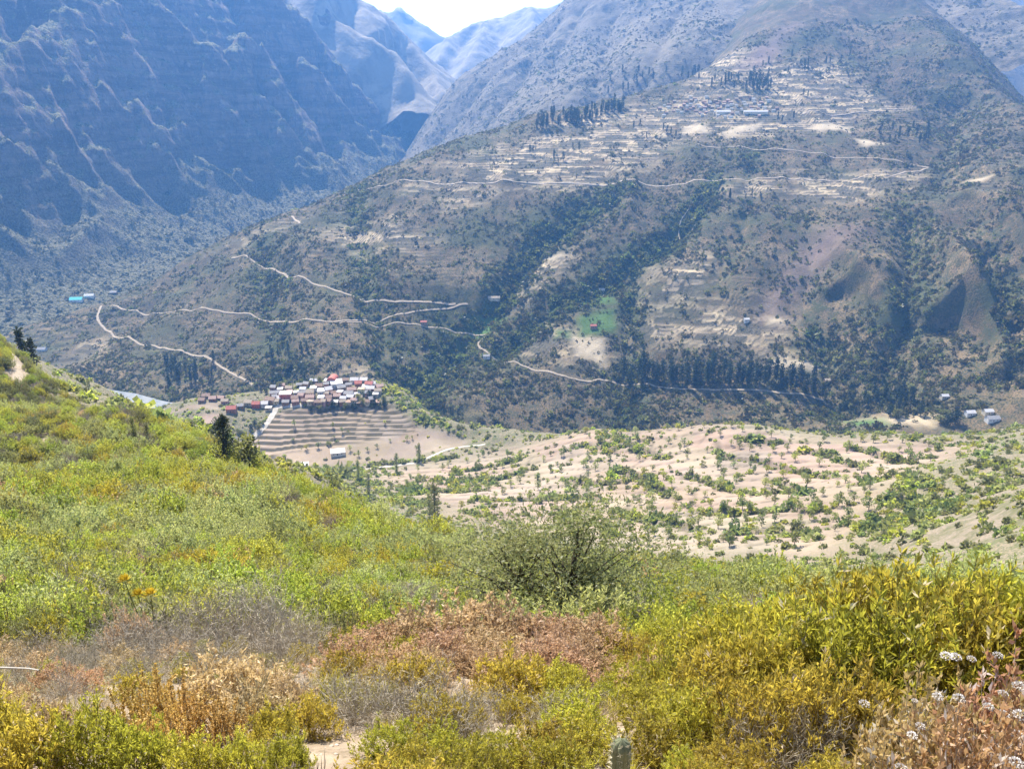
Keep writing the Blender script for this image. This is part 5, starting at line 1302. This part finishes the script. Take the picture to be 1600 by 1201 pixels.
at_tree(valley, 620, 742, 708, POP[1], 12, 'poplar_tree', 'green tree between the valley road and the big field')
at_tree(valley, 560, 752, 718, POP[1], 12, 'poplar_tree', 'green tree just below the white shed at the valley road')
at_tree(valley, 518, 772, 735, TREE_F[0], 4.2, 'round_tree', 'bright green round tree at the foot of the hillside track')
# ------------------------------------------------------------------ foreground plants, one by one
def ground(u, Y):
    z = -1.75 - 0.6 * Y; x = 0
    for _ in range(5):
        x = (u - PW / 2) / FPX * (Y * CT - z * ST); z = float(hill.at(x, Y))
    return x, Y, z
M_STRAW2 = leaf_mat('orange_dry_leaf', (0.36, 0.19, 0.075), (0.60, 0.42, 0.24), (0.70, 0.45, 0.20), 0.42, 0.05, (0.75, 0.64, 0.52), 0.78)
M_OLT = leaf_mat('olive_tree_leaf', (0.14, 0.15, 0.06), (0.28, 0.28, 0.125), (0.46, 0.47, 0.17), 0.42, 0.02)
HOP = [shrub('hopbush', 500 + i, M_GOLD, M_TWIG_D, h=1.0, r=0.62, twigs=330, per=15, L=0.085, W=0.021, up=0.85, spread=0.45, twig_len=0.22, stems=24, stem_r=0.008, lump=0.16, hollow=0.45) for i in range(3)]
RUSTN = [shrub('dry', 520 + i, M_RUST, M_TWIG_D, h=1.0, r=0.75, twigs=330, per=13, L=0.075, W=0.026, up=0.7, spread=0.5, twig_len=0.2, stems=24, stem_r=0.008, lump=0.15, hollow=0.5) for i in range(2)]
GREYN = [shrub('twigs', 530 + i, M_TWIG, M_TWIG, h=1.0, r=0.8, twigs=420, per=6, L=0.13, W=0.005, up=0.5, spread=0.6, twig_len=0.3, stems=60, stem_r=0.007, lump=0.15, hollow=0.2) for i in range(2)]
STRAWN = [shrub('straw', 540, M_STRAW, M_TWIG, h=1.0, r=0.8, twigs=230, per=10, L=0.12, W=0.04, up=0.3, spread=0.6, twig_len=0.25, stems=30, stem_r=0.008, lump=0.2, fold=0.5)]
PLUME = [shrub('plume', 550, M_ORANGE, M_TWIG, h=1.0, r=0.38, twigs=70, per=110, L=0.028, W=0.016, up=1.2, spread=0.25, twig_len=0.5, stems=30, stem_r=0.007, lump=0.1, hollow=0.3)]
GREENN = [shrub('green', 560 + i, [M_OLIVE, M_LIME][i], M_TWIG_D, h=1.0, r=0.7, twigs=300, per=12, L=0.07, W=0.02, up=0.6, spread=0.5, twig_len=0.22, stems=20, stem_r=0.008, lump=0.18) for i in range(2)]
BROADN = [shrub('bloom', 570, M_STRAW2, M_TWIG, h=1.0, r=0.7, twigs=260, per=15, L=0.065, W=0.028, up=0.6, spread=0.5, twig_len=0.22, stems=26, stem_r=0.009, lump=0.15)]
def hero(u, vt, Y, protos, name, label, group=None, wide=1.0, cat='shrub'):
    x, y, z = ground(u, Y); h = P(u, vt, Y)[2] - z
    h = max(h, 0.25)
    e = plant(name, protos[int(rng.integers(len(protos)))], (x, y, z - 0.03), float(rng.uniform(0, 6.28)), h, label, cat, group, ('trunk', 'crown') if cat == 'tree' else ('stem', 'foliage'))
    e.scale = (h * wide, h * wide, h)
    return e
def ordn(i): return ['first', 'second', 'third', 'fourth', 'fifth', 'sixth', 'seventh', 'eighth', 'ninth', 'tenth', 'eleventh', 'twelfth', 'thirteenth', 'fourteenth', 'fifteenth', 'sixteenth', 'seventeenth', 'eighteenth', 'nineteenth', 'twentieth'][i]
def row(lst, protos, name, phrase, group, wide=1.0):
    for i, (u, vt, Y) in enumerate(sorted(lst)):
        hero(u, vt, Y, protos, name, '%s, %s from the left' % (phrase, ordn(i)), group, wide)
row([(1085, 975, 6.6), (1160, 950, 6.6), (1240, 925, 6.8), (1330, 900, 6.8), (1420, 892, 6.5), (1500, 896, 6.6), (1580, 898, 6.5), (1670, 905, 6.2)], HOP, 'hopbush', 'yellow green hopbush in the back row of the right thicket', 'hopbushes of the right thicket', 1.0)
row([(1030, 1020, 5.6), (1120, 1000, 5.2), (1210, 985, 5.0), (1300, 960, 5.0), (1390, 950, 4.9), (1480, 945, 4.9), (1560, 945, 4.8), (1660, 950, 4.6)], HOP, 'hopbush', 'olive gold hopbush in the middle row of the right thicket', 'hopbushes of the right thicket', 1.0)
row([(1080, 1080, 4.0), (1170, 1060, 3.9), (1260, 1045, 3.8), (1350, 1050, 3.7)], HOP, 'hopbush', 'nearest hopbush of the right thicket with bare lower stems', 'hopbushes of the right thicket', 0.9)
row([(520, 1060, 6.0), (590, 1075, 5.2), (660, 1090, 4.8), (730, 1098, 4.7), (810, 1095, 4.8), (880, 1085, 5.0), (950, 1065, 5.3)], HOP, 'hopbush', 'low golden green bush in front of the rust brown shrubs', 'low golden bushes in the middle', 1.2)
row([(610, 1145, 3.8), (690, 1140, 3.7), (770, 1150, 3.6), (850, 1135, 3.7), (920, 1130, 3.8), (1010, 1125, 3.8)], HOP, 'hopbush', 'low golden green bush at the bottom edge', 'low golden bushes at the bottom edge', 1.4)
row([(520, 985, 9.0), (470, 1005, 8.0), (560, 1005, 8.2), (980, 985, 8.2), (1040, 965, 8.6), (1010, 1000, 7.2)], HOP, 'hopbush', 'green gold bush flanking the rust brown shrubs', 'bushes flanking the rust brown shrubs', 1.1)
row([(590, 985, 8.2), (650, 962, 8.4), (720, 950, 8.4), (790, 955, 8.3), (850, 970, 8.2), (930, 972, 8.2), (690, 990, 7.2), (770, 992, 7.2), (850, 1005, 7.0), (620, 1010, 7.0), (910, 1005, 7.0)], RUSTN, 'dry_shrub', 'rust brown dry leaved shrub in the middle foreground', 'rust brown shrubs in the middle', 1.35)
row([(60, 985, 8.2), (120, 1005, 7.0), (190, 962, 8.0), (250, 965, 8.0), (310, 925, 9.0), (375, 918, 9.2), (430, 945, 8.6), (330, 985, 7.0), (440, 990, 7.4), (100, 1050, 5.6), (30, 1025, 6.2), (220, 1010, 6.4), (480, 965, 8.8)], GREYN, 'twig_shrub', 'bare grey twiggy shrub in the left foreground', 'bare grey shrubs at the left', 1.25)
row([(355, 1028, 5.3), (415, 1040, 5.3), (455, 1068, 4.8), (395, 1075, 4.6)], STRAWN, 'straw_shrub', 'withered straw coloured broad leaved shrub at the left', 'withered straw coloured shrubs', 1.0)
row([(225, 1048, 4.5), (270, 1035, 4.4), (305, 1060, 4.2), (345, 1080, 4.1), (255, 1085, 3.9)], PLUME, 'plume_plant', 'golden orange plumed dry plant at the left', 'golden plumed plants', 1.5)
row([(205, 955, 8.6), (590, 1030, 6.4)], RUSTN, 'dry_shrub', 'small brown dry shrub beside the bare grey twigs', 'small brown dry shrubs', 0.7)
row([(-20, 1085, 3.6), (50, 1115, 3.4), (140, 1105, 3.5), (215, 1125, 3.4), (430, 1105, 3.9), (490, 1085, 4.3), (300, 1150, 3.3), (370, 1150, 3.4), (450, 1150, 3.4)], HOP, 'hopbush', 'leafy yellow green bush along the bottom left edge', 'leafy bushes along the bottom left edge', 0.95)
row([(20, 930, 10.5), (70, 945, 9.8), (120, 935, 10.2), (160, 950, 9.6), (90, 1010, 7.6), (-30, 960, 9)], GREENN, 'green_shrub', 'dull green fine leaved shrub at the left edge', 'fine leaved green shrubs at the left edge', 1.0)
# big olive shrub tree in the middle
OLT = [tree('olive', 580 + i, M_OLT, M_BARK, h=1.0, crown_r=0.8, crown_z=0.14, trunk_r=0.026, blobs=70, per=150, L=0.034, W=0.012, limbs=34, lean=0.06) for i in range(2)]
hero(880, 800, 14.0, OLT[:1], 'olive_shrub_tree', 'big dull olive shrub tree with dark bare branches in the middle', None, 1.15, 'tree')
hero(805, 835, 14.2, OLT[1:], 'olive_shrub_tree', 'lower olive shrub leaning left of the big olive shrub tree', None, 1.2, 'tree')
hero(925, 880, 14.0, OLT[1:], 'olive_shrub_tree', 'small olive shrub at the right foot of the big olive shrub tree', None, 1.0, 'tree')
row([(1200, 1110, 3.6), (1290, 1095, 3.6), (1390, 1105, 3.5)], GREYN, 'twig_shrub', 'bare grey stems at the foot of the right thicket', 'bare stems under the right thicket', 0.9)
# low plants filling the ground between the larger ones
taken = [(o.location.x, o.location.y, o.scale[0] * 0.45) for o in col.objects if o.type == 'EMPTY' and o.name.split('.')[0] in ('hopbush', 'dry_shrub', 'twig_shrub', 'straw_shrub', 'plume_plant', 'green_shrub', 'flowering_bush', 'olive_shrub_tree')]
fx, fy = jgrid(-9, 9, 2.9, 10.8, 0.52)
k_ = 0
for a, b in zip(fx, fy):
    z = float(hill.at(a, b)); u, v = project((a, b, z))
    if not (-120 < u < 1720) or v > 1330 or np.hypot((u - 525) / 50, (v - 1175) / 50) < 1 or abs(u - 963) < 60 and b < 3.4: continue
    if any((a - q[0]) ** 2 + (b - q[1]) ** 2 < (q[2] + 0.05) ** 2 for q in taken): continue
    nn_ = float(fbm(np.array(a), np.array(b), 2.2, 2)) + (0.35 if u < 480 else (-0.1 if u > 1000 else 0.1)) + rng.normal(0, 0.18)
    pr, wd, nm = (HOP, 'golden green', 'hopbush') if nn_ < 0.26 else ((RUSTN, 'rust brown', 'dry_shrub') if nn_ < 0.34 else ((GREYN, 'bare grey', 'twig_shrub') if nn_ < 0.62 else (STRAWN, 'straw coloured', 'straw_shrub')))
    if 540 < u < 950 and 985 < v < 1090 and rng.random() < 0.75: pr, wd, nm = RUSTN, 'rust brown', 'dry_shrub'
    h = (0.6 if u < 500 and v > 1000 else 1.0) * float(rng.uniform(0.26, 0.5)) * (1.0 if b > 4 else 0.75)
    third = 'left' if u < 533 else ('middle' if u < 1067 else 'right')
    band = 'front' if v > 1090 else ('back' if v < 1010 else 'central')
    e = plant(nm, pr[int(rng.integers(len(pr)))], (a, b, z - 0.03), float(rng.uniform(0, 6.28)), h, '%s %s sprig between the bushes, %s of the foreground %s' % ('knee high' if h > 0.38 else 'small', wd, band, third), 'shrub', 'small sprigs between the foreground bushes')
    e.scale = (h * 1.25, h * 1.25, h); k_ += 1
    if k_ >= 290: break
print('sprigs', k_)
# flowering bushes in the bottom right corner
rg = np.random.default_rng(3)
q = norm(rg.normal(size=(90, 3))) * 0.055; q[:, 2] = np.abs(q[:, 2]) * 0.6
fv, ff_ = leaves(q, norm(q) + rg.normal(0, 0.5, q.shape), 0.028, 0.02, rg, 0.3)
FLOW = part_mesh('flower_cluster', fv, ff_, M_WHITE, rg.random(90))
for i, (u, vt, Y) in enumerate([(1420, 1110, 2.9), (1490, 1065, 3.0), (1560, 1050, 3.0), (1640, 1045, 3.0), (1530, 1130, 2.5), (1610, 1120, 2.5)]):
    e = hero(u, vt, Y, BROADN, 'flowering_bush', 'orange leaved bush with white flowers, bottom right corner, %s from the left' % ordn(i), 'flowering bushes at the bottom right', 0.8)
    for k in range(6):
        a = rg.uniform(0, 6.28); r_ = 0.68 * math.sqrt(rg.random())
        c = child(e, 'flower_cluster', FLOW, (r_ * math.cos(a), r_ * math.sin(a), 0.55 + 0.47 * math.sqrt(max(0, 1 - (r_ / 0.75) ** 2)))); k_ = rg.uniform(0.35, 0.65); c.scale = (k_, k_, k_ * 0.7)
# thistle with yellow heads
M_YEL = leaf_mat('yellow_bloom', (0.60, 0.40, 0.02), (0.75, 0.55, 0.05), (0.8, 0.6, 0.05), 0.3, 0.0)
TH = shrub('thistle', 590, M_OLIVE, M_TWIG, h=1.0, r=0.5, twigs=40, per=22, L=0.16, W=0.03, up=0.4, spread=0.7, twig_len=0.4, stems=12, stem_r=0.012, lump=0.1)
e = hero(245, 935, 9.0, [TH], 'thistle', 'dark spiny thistle with yellow flower heads at the left', None, 0.9, 'thistle')
q = norm(rg.normal(size=(70, 3)) + np.array([0, 0, 1.6])); fv, ff_ = leaves(q * 0.02, q, 0.11, 0.018, rg, 0.2)
YH = part_mesh('flower_head', fv, ff_, M_YEL, rg.random(70))
for (x_, y_, z_) in [(-0.12, 0, 1.12), (0.28, 0.1, 1.3), (0.3, -0.1, 0.95)]:
    c = child(e, 'flower_head', YH, (x_, y_, z_))
    sv, sf = tubes([(np.array([(x_ * 0.4, y_ * 0.4, 0.5), (x_ * 0.8, y_ * 0.8, z_ - 0.3), (x_, y_, z_)]), 0.012, 0.008)]); child(e, 'stalk', part_mesh('stalk', sv, sf, M_OLIVE, None))
# columnar cactus at the bottom edge
x, y, z = ground(963, 2.75); ch = P(963, 1140, 2.75)[2] - z; cr = 0.043
nr_, ns, ribs = 26, 84, 7
V = []
for i in range(nr_):
    f = i / (nr_ - 1); zz_ = ch * f
    rad = cr * min(1.0, 0.85 + 0.3 * f) * math.sqrt(max(0.0, 1 - max(0, (f - 0.9) / 0.1) ** 2.4)) + 0.002
    for j in range(ns):
        a = 6.2832 * j / ns; rr_ = rad * (0.80 + 0.20 * abs(math.cos(a * ribs / 2)) ** 0.7 * 1.0)
        V.append((rr_ * math.cos(a), rr_ * math.sin(a), zz_ - 0.05))
jj, ii = np.mgrid[0:nr_ - 1, 0:ns]; pA = jj * ns + ii; pB = jj * ns + (ii + 1) % ns
t = NT('cactus_skin'); n1 = t.noise(30, 4, 0.6)
M_CACT = t.diffuse(t.mix(t.ramp(n1, 0.35, 0.65), (0.10, 0.11, 0.055), (0.16, 0.165, 0.085)), rough=0.6, spec=0.3)
ce = bpy.data.objects.new('cactus', None); col.objects.link(ce); ce.location = (x, y, z); tag(ce, 'single ribbed column cactus with pale spines at the bottom edge', 'cactus')
cm = raw_mesh('column', V, np.stack([pA, pB, pB + ns, pA + ns], -1).reshape(-1, 4)); cm.materials.append(M_CACT); cm.polygons.foreach_set('use_smooth', np.ones(len(cm.polygons), bool)); child(ce, 'column', cm)
M_SPINE = plain('spine', (0.62, 0.55, 0.38), 0.6, 0.2, 40); sp = []
for k in range(ribs):
    a = 6.2832 * k / ribs
    for f in np.linspace(0.08, 0.97, 18):
        rad = cr * min(1.0, 0.85 + 0.3 * f) * math.sqrt(max(0.0, 1 - max(0, (f - 0.9) / 0.1) ** 2.4))
        p0 = np.array([rad * math.cos(a), rad * math.sin(a), ch * f - 0.05]); o_ = np.array([math.cos(a), math.sin(a), 0.25 if f < 0.9 else 1.3])
        for m in range(6 if f < 0.88 else 11):
            dd = norm(o_ + rg.normal(0, 0.65, 3)); ln = rg.uniform(0.010, 0.028)
            sp.append((np.array([p0, p0 + dd * ln]), 0.0010, 0.0003))
sv, sf = tubes(sp); so = child(ce, 'spines', part_mesh('spines', sv, sf, M_SPINE)); so['kind'] = 'stuff'
# bleached fallen branch
bp = [ground(u, Y) for u, Y in [(-15, 6.0), (25, 5.6), (60, 5.3), (78, 5.0)]]
sv, sf = tubes([(np.array([(a, b, c + 0.28 + 0.05 * i) for i, (a, b, c) in enumerate(bp)]), 0.010, 0.005)], 6)
me = part_mesh('fallen_branch', sv, sf, plain('bleached_wood', (0.42, 0.38, 0.32), 0.8, 0.2, 15)); o = bpy.data.objects.new('fallen_branch', me); col.objects.link(o); tag(o, 'bleached bare branch lying in the twigs at the left edge', 'branch')
# dry grass and small stems filling the ground between the plants
GR = []
for i in range(3):
    rg = np.random.default_rng(600 + i); nb_ = 70
    b = np.c_[rg.normal(0, 0.07, (nb_, 2)), np.zeros(nb_)]
    V, F = leaves(b, np.c_[rg.normal(0, 0.5, (nb_, 2)), np.ones(nb_)], rg.uniform(0.12, 0.34, nb_), 0.010, rg, 0.2)
    GR.append(part_mesh('grass', V, F, [M_STRAW, M_GOLD, M_TWIG][i], rg.random(nb_)))
gx_, gy_ = jgrid(-9, 9, 2.0, 11.5, 0.22)
u, v = project(np.stack([gx_, gy_, hill.at(gx_, gy_)], -1))
sand = np.hypot((u - 525) / 70, (v - 1165) / 60) < 1
ok = (u > -200) & (u < 1800) & ~sand & (rng.random(len(gx_)) < 0.5)
gx_, gy_ = gx_[ok], gy_[ok]; s = rng.uniform(0.25, 0.7, len(gx_))
scatter('ground_litter', GR, np.stack([gx_, gy_, hill.at(gx_, gy_) - 0.01], 1), np.stack([s, s, s], 1), rng.choice([0, 1, 1, 2], len(gx_)), 'dry grass and thin stems between the foreground plants', 'grass')
# pebbles on the bare soil
PB = []
for i in range(2):
    bmm = bmesh.new(); bmesh.ops.create_icosphere(bmm, subdivisions=2, radius=0.5)
    for vv in bmm.verts: vv.co *= 1 + 0.25 * math.sin(vv.co.x * 7 + i * 2) * math.cos(vv.co.y * 5 + i); vv.co.z *= 0.6
    me = bpy.data.meshes.new('pebble'); bmm.to_mesh(me); bmm.free(); me.materials.append(plain('pebble_stone', (0.40, 0.33, 0.25), 0.9, 0.3, 30)); PB.append(me)
gx_ = rng.uniform(-6, 6, 2600); gy_ = rng.uniform(2.0, 9, 2600); s = rng.lognormal(math.log(0.025), 0.5, 2600)
scatter('pebbles', PB, np.stack([gx_, gy_, hill.at(gx_, gy_)], 1), np.stack([s, s, s], 1), rng.integers(0, 2, 2600), 'small loose stones on the bare soil between the plants', 'stones')
# the same scrub goes on to both sides of the view
ox, oy = jgrid(-14, 14, 2.4, 11.5, 0.62)
u, v = project(np.stack([ox, oy, hill.at(ox, oy)], -1))
ok = ((u < -120) & (u > -900)) | ((u > 1720) & (u < 2600))
ox, oy = ox[ok], oy[ok]; s = rng.uniform(0.45, 0.95, len(ox))
OUT = [join_mesh('outer', *HOP[0]), join_mesh('outer', *HOP[1]), join_mesh('outer', *GREYN[0]), join_mesh('outer', *RUSTN[0])]
scatter('outer_scrub', OUT, np.stack([ox, oy, hill.at(ox, oy) - 0.03], 1), np.stack([s, s, s], 1), rng.choice([0, 1, 0, 1, 2, 3], len(ox)), 'golden green scrub running on past both edges of the view', 'scrub')
# ------------------------------------------------------------------ haze
def box_mesh(name, lo, hi):
    bmm = bmesh.new(); bmesh.ops.create_cube(bmm, size=1.0)
    for v in bmm.verts:
        v.co = Vector([lo[i] + (v.co[i] + 0.5) * (hi[i] - lo[i]) for i in range(3)])
    me = bpy.data.meshes.new(name); bmm.to_mesh(me); bmm.free(); return me
_st = []
for o in col.objects:
    if o.type == 'MESH' and o.get('kind') == 'structure':
        v_ = np.empty(len(o.data.vertices) * 3, np.float32); o.data.vertices.foreach_get('co', v_); v_ = v_.reshape(-1, 3); _st.append((v_.min(0), v_.max(0)))
_lo = np.min([a for a, b in _st], 0); _hi = np.max([b for a, b in _st], 0)
print('EXTENT', _lo, _hi)
hm = box_mesh('haze', (_lo[0] - 60, _lo[1] - 150, _lo[2] - 1), (_hi[0] + 60, _hi[1] + 60, _hi[2] + 25))
haze = bpy.data.objects.new('haze', hm); col.objects.link(haze)
mt = bpy.data.materials.new('haze_air'); mt.use_nodes = True
tn = mt.node_tree; tn.nodes.clear()
ou = tn.nodes.new('ShaderNodeOutputMaterial'); pv = tn.nodes.new('ShaderNodeVolumePrincipled')
pv.inputs['Color'].default_value = (0.17, 0.45, 1.0, 1)
pv.inputs['Density'].default_value = 0.000094
pv.inputs['Anisotropy'].default_value = 0.25
tn.links.new(pv.outputs[0], ou.inputs['Volume'])
pv.inputs['Density Attribute'].default_value = ''
pv.inputs['Temperature Attribute'].default_value = ''
mt.cycles.homogeneous_volume = True
hm.materials.append(mt)
haze['kind'] = 'stuff'; haze['label'] = 'pale blue haze filling the valley air'; haze['category'] = 'haze'
